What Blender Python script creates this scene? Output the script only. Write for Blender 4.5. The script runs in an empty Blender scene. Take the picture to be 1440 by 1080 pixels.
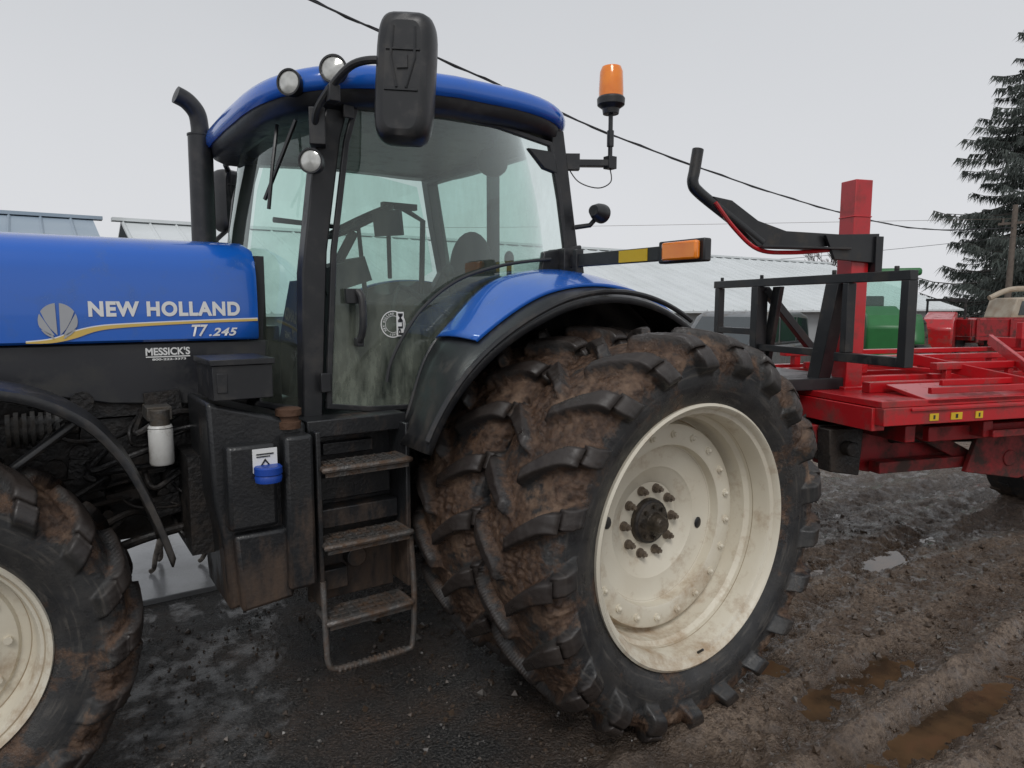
import bpy, bmesh, math, random
import numpy as np
from mathutils import Vector, Matrix, noise, Euler
random.seed(7); rng=np.random.default_rng(7)
sc=bpy.context.scene; COL=sc.collection
rad=math.radians
# ---------------------------------------------------------------- materials
def nd(nt,t,**k):
    n=nt.nodes.new(t)
    for a,b in k.items(): setattr(n,a,b)
    return n
def mat(name,col,rough=.5,metal=0.,col2=None,nscale=6,namt=.35,dirt=None,damt=.0,dz=None,dscale=3.,bump=0.,bscale=40.,coat=0.,drough=.85,spec=.5,streak=1.):
    m=bpy.data.materials.new(name); m.use_nodes=True; nt=m.node_tree; L=nt.links
    b=nt.nodes['Principled BSDF']
    tc=nd(nt,'ShaderNodeNewGeometry')
    n1=nd(nt,'ShaderNodeTexNoise'); n1.inputs['Scale'].default_value=nscale; n1.inputs['Detail'].default_value=3
    L.new(tc.outputs['Position'],n1.inputs['Vector'])
    c2=col2 or tuple(c*.6 for c in col)
    r1=nd(nt,'ShaderNodeMapRange'); r1.inputs[1].default_value=.35; r1.inputs[2].default_value=.7; r1.inputs[4].default_value=namt
    L.new(n1.outputs['Fac'],r1.inputs[0])
    mx=nd(nt,'ShaderNodeMix',data_type='RGBA'); mx.inputs[6].default_value=(*col,1); mx.inputs[7].default_value=(*c2,1)
    L.new(r1.outputs[0],mx.inputs[0]); out=mx.outputs[2]
    b.inputs['Roughness'].default_value=rough; b.inputs['Metallic'].default_value=metal
    b.inputs['Coat Weight'].default_value=coat; b.inputs['Specular IOR Level'].default_value=spec
    if dirt is not None:
        vm=nd(nt,'ShaderNodeVectorMath',operation='MULTIPLY'); vm.inputs[1].default_value=(1,1,streak); L.new(tc.outputs['Position'],vm.inputs[0])
        n2=nd(nt,'ShaderNodeTexNoise'); n2.inputs['Scale'].default_value=dscale; n2.inputs['Detail'].default_value=6; n2.inputs['Roughness'].default_value=.7
        L.new(vm.outputs[0],n2.inputs['Vector'])
        ma=nd(nt,'ShaderNodeMath',operation='ADD'); L.new(n2.outputs['Fac'],ma.inputs[0]); ma.inputs[1].default_value=damt-.03
        src=ma.outputs[0]
        if dz:
            sp=nd(nt,'ShaderNodeSeparateXYZ'); L.new(tc.outputs['Position'],sp.inputs[0])
            mr=nd(nt,'ShaderNodeMapRange'); mr.inputs[1].default_value=dz[0]; mr.inputs[2].default_value=dz[1]; mr.inputs[3].default_value=.16; mr.inputs[4].default_value=0
            L.new(sp.outputs['Z'],mr.inputs[0])
            m2=nd(nt,'ShaderNodeMath',operation='ADD'); L.new(src,m2.inputs[0]); L.new(mr.outputs[0],m2.inputs[1]); src=m2.outputs[0]
        rp=nd(nt,'ShaderNodeMapRange'); rp.inputs[1].default_value=.47; rp.inputs[2].default_value=.68
        L.new(src,rp.inputs[0])
        m3=nd(nt,'ShaderNodeMix',data_type='RGBA'); L.new(rp.outputs[0],m3.inputs[0]); L.new(out,m3.inputs[6]); m3.inputs[7].default_value=(*dirt,1); out=m3.outputs[2]
        m4=nd(nt,'ShaderNodeMapRange'); m4.inputs[3].default_value=rough; m4.inputs[4].default_value=drough
        L.new(rp.outputs[0],m4.inputs[0]); L.new(m4.outputs[0],b.inputs['Roughness'])
    L.new(out,b.inputs['Base Color'])
    if bump>0:
        n3=nd(nt,'ShaderNodeTexNoise'); n3.inputs['Scale'].default_value=bscale; n3.inputs['Detail'].default_value=3
        L.new(tc.outputs['Position'],n3.inputs['Vector'])
        bp=nd(nt,'ShaderNodeBump'); bp.inputs['Strength'].default_value=bump; bp.inputs['Distance'].default_value=.02
        L.new(n3.outputs['Fac'],bp.inputs['Height']); L.new(bp.outputs[0],b.inputs['Normal'])
    return m
MUD=(.12,.078,.05); DUST=(.16,.13,.10)
M={}
M['blue']=mat('blue_paint',(.008,.115,.53),.20,0,(.009,.125,.56),2,.5,dirt=(.03,.12,.42),damt=-.04,dscale=6,coat=.6,drough=.35)
M['black']=mat('black_plastic',(.014,.015,.017),.36,0,(.03,.03,.033),9,.5,dirt=(.045,.042,.04),damt=.0,dscale=9,bump=.05,bscale=300,drough=.6)
M['guard']=mat('dusty_black_mudguard',(.016,.017,.019),.30,0,(.03,.03,.033),9,.5,dirt=(.06,.052,.045),damt=-.03,dz=(1.0,1.7),dscale=7,bump=.05,bscale=90,drough=.6)
M['blackdirty']=mat('muddy_black_plastic',(.014,.015,.017),.32,0,(.03,.03,.03),9,.5,dirt=(.085,.054,.036),damt=-.045,dz=(.62,1.25),dscale=4.5,bump=.12,bscale=60,streak=.35)
M['hoodlow']=mat('dark_side_panel',(.02,.021,.025),.3,0,(.030,.030,.034),4,.5,dirt=(.045,.044,.042),damt=-.03,dz=(1.45,1.7),dscale=6)
M['steel']=mat('dirty_steel',(.07,.068,.065),.45,.3,(.12,.115,.11),14,.6,dirt=(.09,.07,.05),damt=.02,dscale=8,bump=.2,bscale=90)
M['tread']=mat('worn_step_steel',(.16,.155,.15),.4,.5,(.05,.045,.04),14,.6,dirt=(.13,.082,.054),damt=.075,dscale=10,bump=.3,bscale=90)
M['engine']=mat('engine_grime',(.013,.013,.014),.40,.2,(.04,.036,.033),16,.6,dirt=(.045,.034,.027),damt=-.01,dz=(.5,1.3),dscale=5,bump=.3,bscale=50)
M['cream']=mat('cream_wheel_paint',(.68,.635,.53),.42,0,(.60,.54,.43),4,.6,dirt=(.40,.30,.20),damt=-.05,dz=(.28,.62),dscale=6.,bump=.04,bscale=60)
M['crease']=mat('painted_crease_shade_and_grime',(.30,.23,.15),.8,0,(.5,.43,.32),5,.9)  # crease shade painted as darker rim rings, mixed with grime
M['hub']=mat('hub_grease',(.03,.025,.02),.40,.4,(.10,.08,.06),20,.7,bump=.3,bscale=80)
M['nut']=mat('nut_steel',(.22,.18,.14),.5,.5,(.08,.06,.05),20,.7)
M['white']=mat('white_decal',(.78,.78,.77),.4,namt=.1)
M['silver']=mat('silver_decal',(.42,.43,.45),.3,.3,namt=.2)
M['gold']=mat('gold_decal',(.66,.46,.12),.35,namt=.1)
M['lens']=mat('lamp_lens',(.60,.60,.57),.12,.4,(.3,.3,.28),30,.6,coat=1)
M['amber']=mat('amber_lens',(.98,.27,.01),.12,0,(.75,.14,.0),14,.5,coat=.8)
M['red']=mat('red_paint',(.50,.011,.017),.30,0,(.38,.008,.012),3,.5,dirt=(.20,.045,.038),damt=-.01,dz=(.5,1.45),dscale=5,coat=.3)
M['redlow']=mat('grimy_red_paint',(.34,.010,.014),.42,0,(.20,.006,.01),3,.5,dirt=(.055,.030,.025),damt=.045,dz=(.5,1.2),dscale=5)
M['fblack']=mat('black_painted_steel',(.012,.013,.015),.35,0,(.03,.03,.03),6,.5,dirt=(.07,.06,.05),damt=-.03,dscale=5)
M['seat']=mat('seat_fabric',(.055,.056,.06),.85,bump=.3,bscale=200)
M['int']=mat('cab_interior_plastic',(.028,.029,.032),.6)
M['chrome']=mat('steel_rod',(.45,.45,.44),.3,.9)
M['bluecap']=mat('blue_cap',(.01,.06,.36),.4)
M['filter']=mat('white_filter',(.66,.66,.64),.4,0,(.4,.38,.35),10,.5,dirt=(.15,.12,.09),damt=.0,dscale=12)
M['yellow']=mat('yellow_decal',(.75,.50,.03),.4)
M['rust']=mat('brown_grime',(.09,.045,.025),.8,bump=.3)
M['conc']=mat('wet_concrete',(.30,.305,.315),.20,0,(.19,.19,.19),3,.8,dirt=(.08,.07,.06),damt=-.05,dscale=1.5,drough=.3,bump=.1)
M['roofw']=mat('white_roof_sheet',(.66,.69,.70),.45,0,(.52,.55,.55),.7,.6)
M['roofb']=mat('blue_grey_roof_sheet',(.27,.34,.41),.5,0,(.38,.44,.50),.7,.5)
M['wall']=mat('barn_wall',(.42,.44,.45),.7,0,(.3,.3,.3),.8,.5)
M['wood']=mat('weathered_wood',(.15,.12,.10),.85,0,(.08,.065,.055),8,.6,bump=.4)
M['bark']=mat('bark',(.085,.078,.072),.9,bump=.5)
M['wire']=mat('wire_black',(.03,.03,.035),.6)
M['green']=mat('green_paint',(.02,.15,.04),.4)
M['carp']=mat('grey_car_paint',(.20,.21,.22),.3,.3,dirt=DUST,damt=.0)
M['winddark']=mat('dark_window',(.03,.04,.045),.08,coat=1)
M['rub']=mat('plain_rubber',(.02,.02,.02),.8,dirt=MUD,damt=.04)
M['hayw']=mat('faded_cream_paint',(.45,.40,.32),.6,0,(.25,.16,.10),3,.7)

def glassmat(name,tint,dust=.25,z0=1.4,z1=2.2,lo=.22):
    m=bpy.data.materials.new(name); m.use_nodes=True; nt=m.node_tree; L=nt.links
    nt.nodes.remove(nt.nodes['Principled BSDF']); out=nt.nodes['Material Output']
    tr=nd(nt,'ShaderNodeBsdfTransparent'); tr.inputs[0].default_value=(*tint,1)
    gl=nd(nt,'ShaderNodeBsdfGlossy'); gl.inputs['Roughness'].default_value=.02; gl.inputs[0].default_value=(.88,.97,.95,1)
    fr=nd(nt,'ShaderNodeFresnel'); fr.inputs[0].default_value=1.65
    a=nd(nt,'ShaderNodeMixShader'); L.new(fr.outputs[0],a.inputs[0]); L.new(tr.outputs[0],a.inputs[1]); L.new(gl.outputs[0],a.inputs[2])
    df=nd(nt,'ShaderNodeBsdfDiffuse'); df.inputs[0].default_value=(.30,.33,.27,1)
    g=nd(nt,'ShaderNodeNewGeometry'); 
    vm=nd(nt,'ShaderNodeVectorMath',operation='MULTIPLY'); vm.inputs[1].default_value=(1,1,.3); L.new(g.outputs['Position'],vm.inputs[0])
    n=nd(nt,'ShaderNodeTexNoise'); n.inputs['Scale'].default_value=9; n.inputs['Detail'].default_value=6; n.inputs['Roughness'].default_value=.75
    L.new(vm.outputs[0],n.inputs['Vector'])
    sp=nd(nt,'ShaderNodeSeparateXYZ'); L.new(g.outputs['Position'],sp.inputs[0])
    mr=nd(nt,'ShaderNodeMapRange'); mr.inputs[1].default_value=z0; mr.inputs[2].default_value=z1; mr.inputs[3].default_value=1.0; mr.inputs[4].default_value=lo
    L.new(sp.outputs['Z'],mr.inputs[0])
    r=nd(nt,'ShaderNodeMapRange'); r.inputs[1].default_value=.28; r.inputs[2].default_value=.68; r.inputs[4].default_value=dust*2
    L.new(n.outputs['Fac'],r.inputs[0])
    mm=nd(nt,'ShaderNodeMath',operation='MULTIPLY'); L.new(r.outputs[0],mm.inputs[0]); L.new(mr.outputs[0],mm.inputs[1])
    b=nd(nt,'ShaderNodeMixShader'); L.new(mm.outputs[0],b.inputs[0]); L.new(a.outputs[0],b.inputs[1]); L.new(df.outputs[0],b.inputs[2])
    L.new(b.outputs[0],out.inputs[0]); return m
M['glass']=glassmat('dusty_tinted_door_glass',(.60,.76,.71),.42,lo=.20)
M['glass2']=glassmat('clear_cab_glass',(.76,.91,.86),.12)

# ---------------------------------------------------------------- mesh builder
def frames(path):
    P=[Vector(p) for p in path]; T=[]
    for i in range(len(P)):
        a=P[max(0,i-1)]; b=P[min(len(P)-1,i+1)]; T.append((b-a).normalized())
    n=Vector((0,0,1)) if abs(T[0].z)<.9 else Vector((1,0,0))
    out=[]
    for p,t in zip(P,T):
        n=(n-t*n.dot(t)); 
        if n.length<1e-5: n=t.orthogonal()
        n.normalize(); out.append((p,n,t.cross(n)))
    return out
def smooth_path(pts,k=6):
    P=[Vector(p) for p in pts]; out=[]
    for i in range(len(P)-1):
        p0=P[max(i-1,0)];p1=P[i];p2=P[i+1];p3=P[min(i+2,len(P)-1)]
        for j in range(k):
            t=j/k
            out.append(.5*((2*p1)+(p2-p0)*t+(2*p0-5*p1+4*p2-p3)*t*t+(3*p1-p0-3*p2+p3)*t**3))
    out.append(P[-1]); return out
class B:
    def __init__(s): s.v=[];s.f=[];s.m=[]
    def add(s,v,f,m=0):
        o=len(s.v); s.v+= [tuple(x) for x in v]; s.f+=[tuple(i+o for i in q) for q in f]; s.m+=[m]*len(f)
    def box(s,c,d,rot=(0,0,0),m=0,taper=1.):
        R=Euler([rad(a) for a in rot]).to_matrix(); C=Vector(c)
        v=[C+R@Vector((x*d[0]/2*(taper if z>0 else 1),y*d[1]/2*(taper if z>0 else 1),z*d[2]/2)) for x in(-1,1) for y in(-1,1) for z in(-1,1)]
        s.add(v,[(0,1,3,2),(4,6,7,5),(0,4,5,1),(2,3,7,6),(0,2,6,4),(1,5,7,3)],m)
    def b2(s,x0,x1,y0,y1,z0,z1,m=0): s.box(((x0+x1)/2,(y0+y1)/2,(z0+z1)/2),(abs(x1-x0),abs(y1-y0),abs(z1-z0)),m=m)
    def tube(s,path,r,n=10,m=0,flat=None):
        F=frames(path); k=len(F); rr=r if isinstance(r,(list,tuple)) else [r]*k; v=[]
        for (p,a,b),q in zip(F,rr):
            for i in range(n):
                t=2*math.pi*i/n; v.append(p+a*math.cos(t)*q+b*math.sin(t)*q*(flat or 1))
        f=[(i*n+j,i*n+(j+1)%n,(i+1)*n+(j+1)%n,(i+1)*n+j) for i in range(k-1) for j in range(n)]
        f+=[tuple(range(n)),tuple(range((k-1)*n,k*n))]
        s.add(v,f,m)
    def bar(s,p,q,w,h,m=0):
        F=frames([p,q]); v=[]
        for (c,a,b) in F:
            for i,j in((-1,-1),(1,-1),(1,1),(-1,1)): v.append(c+a*i*h/2+b*j*w/2)
        s.add(v,[(0,1,2,3),(4,5,6,7),(0,1,5,4),(1,2,6,5),(2,3,7,6),(3,0,4,7)],m)
    def cyl(s,p,q,r,n=20,m=0,r2=None): s.tube([p,q],[r,r2 if r2 is not None else r],n,m)
    def lathe(s,prof,n=64,c=(0,0,0),m=0,closed=False,axis='y'):
        v=[];k=len(prof)
        for i in range(n):
            t=2*math.pi*i/n
            for r,y in prof:
                p=(r*math.sin(t),y,r*math.cos(t)) if axis=='y' else ((r*math.cos(t),r*math.sin(t),y) if axis=='z' else (y,r*math.sin(t),r*math.cos(t)))
                v.append((p[0]+c[0],p[1]+c[1],p[2]+c[2]))
        f=[]
        for i in range(n):
            for j in range(k-1 if not closed else k):
                a=i*k+j;b=i*k+(j+1)%k;i2=(i+1)%n
                f.append((a,b,i2*k+(j+1)%k,i2*k+j))
        s.add(v,f,m)
    def prism(s,pts,y0,y1,m=0,plane='xz'):
        n=len(pts)
        mk=(lambda p,y:(p[0],y,p[1])) if plane=='xz' else ((lambda p,y:(p[0],p[1],y)) if plane=='xy' else (lambda p,y:(y,p[0],p[1])))
        v=[mk(p,y0) for p in pts]+[mk(p,y1) for p in pts]
        s.add(v,[tuple(range(n)),tuple(range(n,2*n))]+[(i,(i+1)%n,n+(i+1)%n,n+i) for i in range(n)],m)
    def ring(s,pts,w,y0,y1,m=0):
        n=len(pts);P=[Vector(p) for p in pts]
        A=sum(P[i].x*P[(i+1)%n].y-P[(i+1)%n].x*P[i].y for i in range(n)); sg=1 if A>0 else -1
        I=[]
        for i in range(n):
            d1=(P[i]-P[i-1]).normalized(); d2=(P[(i+1)%n]-P[i]).normalized()
            n1=Vector((-d1.y,d1.x))*sg; n2=Vector((-d2.y,d2.x))*sg
            q=(n1+n2); q=q/max(.4,q.dot(q)/2)
            I.append(P[i]+q*w)
        v=[(p.x,y0,p.y) for p in P]+[(p.x,y0,p.y) for p in I]+[(p.x,y1,p.y) for p in P]+[(p.x,y1,p.y) for p in I]
        f=[]
        for i in range(n):
            j=(i+1)%n
            f+=[(i,j,n+j,n+i),(2*n+i,2*n+j,3*n+j,3*n+i),(i,j,2*n+j,2*n+i),(n+i,n+j,3*n+j,3*n+i)]
        s.add(v,f,m); return [(p.x,p.y) for p in I]
    def ell(s,c,r,n=16,k=10,m=0,rot=(0,0,0)):
        R=Euler([rad(a) for a in rot]).to_matrix();v=[];C=Vector(c)
        for i in range(1,k):
            t=math.pi*i/k
            for j in range(n):
                a=2*math.pi*j/n
                v.append(C+R@Vector((r[0]*math.sin(t)*math.cos(a),r[1]*math.sin(t)*math.sin(a),r[2]*math.cos(t))))
        v.append(C+R@Vector((0,0,r[2])));v.append(C+R@Vector((0,0,-r[2])))
        f=[(i*n+j,i*n+(j+1)%n,(i+1)*n+(j+1)%n,(i+1)*n+j) for i in range(k-2) for j in range(n)]
        T=len(v)-2
        f+=[(T,j,(j+1)%n) for j in range(n)]+[(T+1,(k-2)*n+(j+1)%n,(k-2)*n+j) for j in range(n)]
        s.add(v,f,m)
    def grid(s,rows,m=0):
        k=len(rows[0]);v=[p for r in rows for p in r]
        s.add(v,[(i*k+j,i*k+j+1,(i+1)*k+j+1,(i+1)*k+j) for i in range(len(rows)-1) for j in range(k-1)],m)
    def obj(s,name,mats,parent=None,smooth=True,bevel=0.,keep=True,label=None,ang=35,solid=0,recalc=True):
        me=bpy.data.meshes.new(name); me.from_pydata(s.v,[],s.f)
        if not isinstance(mats,(list,tuple)): mats=[mats]
        for a in mats: me.materials.append(a)
        me.polygons.foreach_set('material_index',s.m)
        if recalc:
            bm=bmesh.new(); bm.from_mesh(me); bmesh.ops.recalc_face_normals(bm,faces=bm.faces); bm.to_mesh(me); bm.free()
        if smooth:
            me.polygons.foreach_set('use_smooth',[True]*len(me.polygons)); me.set_sharp_from_angle(angle=rad(ang))
        ob=bpy.data.objects.new(name,me); COL.objects.link(ob)
        if solid:
            q=ob.modifiers.new('s','SOLIDIFY'); q.thickness=solid
        if bevel>0:
            q=ob.modifiers.new('b','BEVEL'); q.width=bevel; q.segments=2; q.limit_method='ANGLE'; q.angle_limit=rad(40)
        if parent: par(ob,parent,keep)
        if label: ob['label']=label
        return ob
W={}
def wm(o): return W.get(o.name,Matrix.Identity(4))
def par(ch,p,keep=True):
    ch.parent=p
    if keep: ch.matrix_parent_inverse=wm(p).inverted()
def empty(name,loc,rz=0,label=None,cat=None,group=None):
    e=bpy.data.objects.new(name,None); COL.objects.link(e); e.location=loc; e.rotation_euler=(0,0,rad(rz)); e.empty_display_size=.2
    W[e.name]=Matrix.Translation(loc)@Matrix.Rotation(rad(rz),4,'Z')
    if label: e['label']=label; e['category']=cat
    if group: e['group']=group
    return e
def tag(o,label,cat,group=None):
    o['label']=label;o['category']=cat
    if group:o['group']=group
def tmesh(s,x0,x1,z0,z1,y,shear=0.,bold=.012,spacing=1.):
    cu=bpy.data.curves.new('t','FONT'); cu.body=s; cu.shear=shear; cu.offset=bold; cu.space_character=spacing
    o=bpy.data.objects.new('t',cu); COL.objects.link(o)
    dg=bpy.context.evaluated_depsgraph_get(); dg.update(); me=bpy.data.meshes.new_from_object(o.evaluated_get(dg))
    bpy.data.objects.remove(o)
    xs=[v.co.x for v in me.vertices];ys=[v.co.y for v in me.vertices]
    a,b,c,d=min(xs),max(xs),min(ys),max(ys)
    for v in me.vertices:
        v.co=Vector((x0+(v.co.x-a)/(b-a)*(x1-x0),y,z0+(v.co.y-c)/(d-c)*(z1-z0)))
    return me
def text(s,x0,x1,z0,z1,y,mt,parent,name='lettering',shear=0.,bold=0.012,keep=True,rot=None,spacing=1.):
    me=tmesh(s,x0,x1,z0,z1,y,shear,bold,spacing)
    me.materials.clear(); me.materials.append(mt); me.name=name
    ob=bpy.data.objects.new(name,me); COL.objects.link(ob)
    if rot is not None: me.transform(rot)
    par(ob,parent,keep); return ob

# ---------------------------------------------------------------- world, sun, camera
w=bpy.data.worlds.new('World'); sc.world=w; w.use_nodes=True; nt=w.node_tree; L=nt.links
bg=nt.nodes['Background']; bg.inputs[1].default_value=.1
sky=nd(nt,'ShaderNodeTexSky',sky_type='NISHITA',sun_disc=False,sun_elevation=rad(48),sun_rotation=rad(215)); sky.air_density=1; sky.dust_density=4
hs=nd(nt,'ShaderNodeHueSaturation'); hs.inputs['Saturation'].default_value=.15; L.new(sky.outputs[0],hs.inputs['Color'])
tc=nd(nt,'ShaderNodeTexCoord'); sp=nd(nt,'ShaderNodeSeparateXYZ'); L.new(tc.outputs['Generated'],sp.inputs[0])
n=nd(nt,'ShaderNodeTexNoise'); n.inputs['Scale'].default_value=1.3; n.inputs['Detail'].default_value=5; L.new(tc.outputs['Generated'],n.inputs['Vector'])
ad=nd(nt,'ShaderNodeMath',operation='MULTIPLY_ADD'); L.new(n.outputs['Fac'],ad.inputs[0]); ad.inputs[1].default_value=.35; L.new(sp.outputs['Z'],ad.inputs[2])
cr=nd(nt,'ShaderNodeValToRGB'); L.new(ad.outputs[0],cr.inputs[0])
e=cr.color_ramp.elements; e[0].position=.15; e[0].color=(.80,.81,.84,1); e[1].position=.75; e[1].color=(.60,.62,.65,1)
sc10=nd(nt,'ShaderNodeVectorMath',operation='SCALE'); sc10.inputs['Scale'].default_value=9.9; L.new(cr.outputs[0],sc10.inputs[0])
mx=nd(nt,'ShaderNodeMix',data_type='RGBA'); mx.inputs[0].default_value=.9; L.new(hs.outputs[0],mx.inputs[6]); L.new(sc10.outputs[0],mx.inputs[7]); L.new(mx.outputs[2],bg.inputs[0])
sl=bpy.data.lights.new('sun','SUN'); sl.energy=1.1; sl.angle=rad(20); sl.color=(1,.98,.95); so=bpy.data.objects.new('sun',sl); COL.objects.link(so)
so.rotation_euler=(rad(42),0,rad(-35))
cd=bpy.data.cameras.new('camera'); cam=bpy.data.objects.new('camera',cd); COL.objects.link(cam); sc.camera=cam
cd.sensor_width=36; cd.lens=24.25; cd.clip_end=3000; cd.clip_start=.05
cam.location=(0,0,1.95); cam.rotation_euler=(rad(90-6.47),0,rad(-34.5))
sc.view_settings.view_transform='Standard'

# ---------------------------------------------------------------- ground
def axis(lo,hi,st,far,g=1.2):
    a=list(np.arange(lo,hi+st/2,st)); s_=st; x=hi; up=[]
    while x<far: s_*=g; x+=s_; up.append(x)
    s_=st; x=lo; dn=[]
    while x>-far: s_*=g; x-=s_; dn.append(x)
    return np.array(dn[::-1]+a+up)
gx=axis(-.3,6.6,.017,700,1.04); gy=axis(.8,3.4,.017,700,1.04)
def sst(a,b,x): 
    t=np.clip((x-a)/(b-a),0,1); return t*t*(3-2*t)
X,Y=np.meshgrid(gx,gy,indexing='ij')
nz=np.zeros_like(X); nz2=np.zeros_like(X); nz3=np.zeros_like(X)
near=(X>-3)&(X<22)&(Y>-3)&(Y<12)
for i,j in zip(*np.where(near)):
    v=Vector((X[i,j],Y[i,j],0))
    nz[i,j]=noise.noise(v*2.1)*.7+noise.noise(v*5)*.3; nz2[i,j]=1-2*abs(noise.noise(v*9)) ; nz3[i,j]=noise.noise(v*26)*.5+noise.noise(v*55)*.5
m=sst(1.4,2.6,X+(2.2-Y)*.35+nz*.5)
H=.004*nz+.005*nz3+m*(.016+.022*nz+.010*nz2+.018*nz3)
for (yc,dp,wd,a) in((1.78,.026,.13,0.),(1.40,.026,.12,0.),(.95,.034,.12,-4),(2.95,.038,.16,-9),(3.7,.036,.14,-5),(.35,.04,.15,3),(2.35,.030,.10,7),(4.4,.035,.15,-7)):
    t=math.tan(rad(a)); yy=Y-(yc+(X-3.4)*t+.05*np.sin(X*.9+yc))
    ph=2*math.pi*(X*1.0+np.abs(yy)*1.1)/.17
    H+=m*(-dp*np.exp(-(yy/wd)**2)+.022*np.exp(-((np.abs(yy)-wd*1.6)/.06)**2)*(1+nz)+.018*np.exp(-(yy/(wd*1.3))**2)*sst(-.4,.4,np.sin(ph))*np.clip(.6+nz*1.4,0,1.5))
def blob(cx,cy,rx,ry,d):
    global H
    q=((X-cx)/rx)**2+((Y-cy)/ry)**2+nz*1.0+nz2*.2+nz3*.2; H-=d*np.exp(-np.clip(q,0,9)**1.5)
blob(3.42,1.80,.50,.14,.05); blob(3.42,1.38,.60,.11,.055); blob(3.16,2.13,.15,.11,.05); blob(4.9,1.5,.5,.08,.04); blob(5.2,2.5,.4,.09,.045); blob(4.3,2.9,.3,.08,.04)
H+= .025*np.exp(-(((X-2.41)/.35)**2+((Y-2.24)/.4)**2))
H+= .020*sst(5.6,7,X)*m
fade=sst(14,22,np.sqrt((X-2)**2+(Y-2)**2)); H=H*(1-fade)
hill=sst(60,400,np.sqrt(X**2+Y**2))*2.5; H=H+hill*(.5+.5*np.sin(X*.01))
nX,nY=X.shape
V=np.stack([X,Y,H],-1).reshape(-1,3)
idx=np.arange(nX*nY).reshape(nX,nY)
F=np.stack([idx[:-1,:-1],idx[1:,:-1],idx[1:,1:],idx[:-1,1:]],-1).reshape(-1,4)
me=bpy.data.meshes.new('ground'); me.from_pydata(V.tolist(),[],F.tolist()); me.polygons.foreach_set('use_smooth',[True]*len(F))
at=me.attributes.new('mud','FLOAT','POINT'); at.data.foreach_set('value',m.reshape(-1).astype(np.float32))
g=bpy.data.objects.new('ground',me); COL.objects.link(g); g['kind']='structure'
gm=bpy.data.materials.new('wet_mud_ground'); gm.use_nodes=True; nt=gm.node_tree; L=nt.links; b=nt.nodes['Principled BSDF']
geo=nd(nt,'ShaderNodeNewGeometry')
def N(scale,det=5,r=.6,nt=nt,geo=geo):
    q=nd(nt,'ShaderNodeTexNoise'); q.inputs['Scale'].default_value=scale; q.inputs['Detail'].default_value=det; q.inputs['Roughness'].default_value=r
    nt.links.new(geo.outputs['Position'],q.inputs['Vector']); return q.outputs['Fac']
def MR(src,a,b_,c=0,d=1,nt=nt):
    q=nd(nt,'ShaderNodeMapRange'); q.inputs[1].default_value=a;q.inputs[2].default_value=b_;q.inputs[3].default_value=c;q.inputs[4].default_value=d
    nt.links.new(src,q.inputs[0]); return q.outputs[0]
def MX(f,a,b_,nt=nt):
    q=nd(nt,'ShaderNodeMix',data_type='RGBA')
    if isinstance(f,float): q.inputs[0].default_value=f
    else: nt.links.new(f,q.inputs[0])
    for i,s in((6,a),(7,b_)):
        if isinstance(s,tuple): q.inputs[i].default_value=(*s,1)
        else: nt.links.new(s,q.inputs[i])
    return q.outputs[2]
at=nd(nt,'ShaderNodeAttribute',attribute_name='mud')
sp=nd(nt,'ShaderNodeSeparateXYZ'); L.new(geo.outputs['Position'],sp.inputs[0])
dark=MX(MR(N(75,3),.47,.60),(.010,.010,.010),(.070,.066,.061))
dark=MX(MR(N(2.2,5),.42,.66),dark,MX(MR(N(60,3),.4,.6),(.030,.020,.014),(.095,.062,.043)))
mud=MX(MR(N(3.5,6,.7),.38,.62),(.235,.175,.130),(.110,.074,.050))
mud=MX(MR(N(40,4,.7),.45,.65),mud,(.065,.043,.029))
mud=MX(MR(sp.outputs['Z'],-.02,.03,.85,0),mud,(.055,.034,.021))
col=MX(at.outputs['Fac'],dark,mud)
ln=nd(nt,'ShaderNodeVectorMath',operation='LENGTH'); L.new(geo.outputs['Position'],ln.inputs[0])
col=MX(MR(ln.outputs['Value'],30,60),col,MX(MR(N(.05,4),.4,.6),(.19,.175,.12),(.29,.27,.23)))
L.new(col,b.inputs['Base Color']); b.inputs['Specular IOR Level'].default_value=.6
r1=MR(N(5,5),.38,.62,.05,.45); r2=MR(sp.outputs['Z'],-.015,.035,.10,1.)
mu=nd(nt,'ShaderNodeMath',operation='MULTIPLY'); L.new(r1,mu.inputs[0]); L.new(r2,mu.inputs[1])
am=nd(nt,'ShaderNodeMath',operation='ADD'); L.new(mu.outputs[0],am.inputs[0]); am.inputs[1].default_value=.14; L.new(am.outputs[0],b.inputs['Roughness'])
# thin water film in patches
b.inputs['Coat Roughness'].default_value=.12; L.new(MR(N(7,4),.45,.6,0,.55),b.inputs['Coat Weight'])
vo=nd(nt,'ShaderNodeTexVoronoi'); vo.inputs['Scale'].default_value=85; L.new(geo.outputs['Position'],vo.inputs['Vector'])
sb_=nd(nt,'ShaderNodeMath',operation='MULTIPLY_ADD'); L.new(vo.outputs['Distance'],sb_.inputs[0]); sb_.inputs[1].default_value=-.5; L.new(N(45,6,.75),sb_.inputs[2])
bp=nd(nt,'ShaderNodeBump'); bp.inputs['Strength'].default_value=.9; bp.inputs['Distance'].default_value=.022
L.new(sb_.outputs[0],bp.inputs['Height']); L.new(bp.outputs[0],b.inputs['Normal'])
me.materials.append(gm)
def gh(x,y):
    i=min(max(int(np.searchsorted(gx,x)),1),nX-1); j=min(max(int(np.searchsorted(gy,y)),1),nY-1); return float(H[i,j])
wmt=bpy.data.materials.new('puddle_water'); wmt.use_nodes=True; nt=wmt.node_tree; b=nt.nodes['Principled BSDF']; geo=nd(nt,'ShaderNodeNewGeometry')
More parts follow.
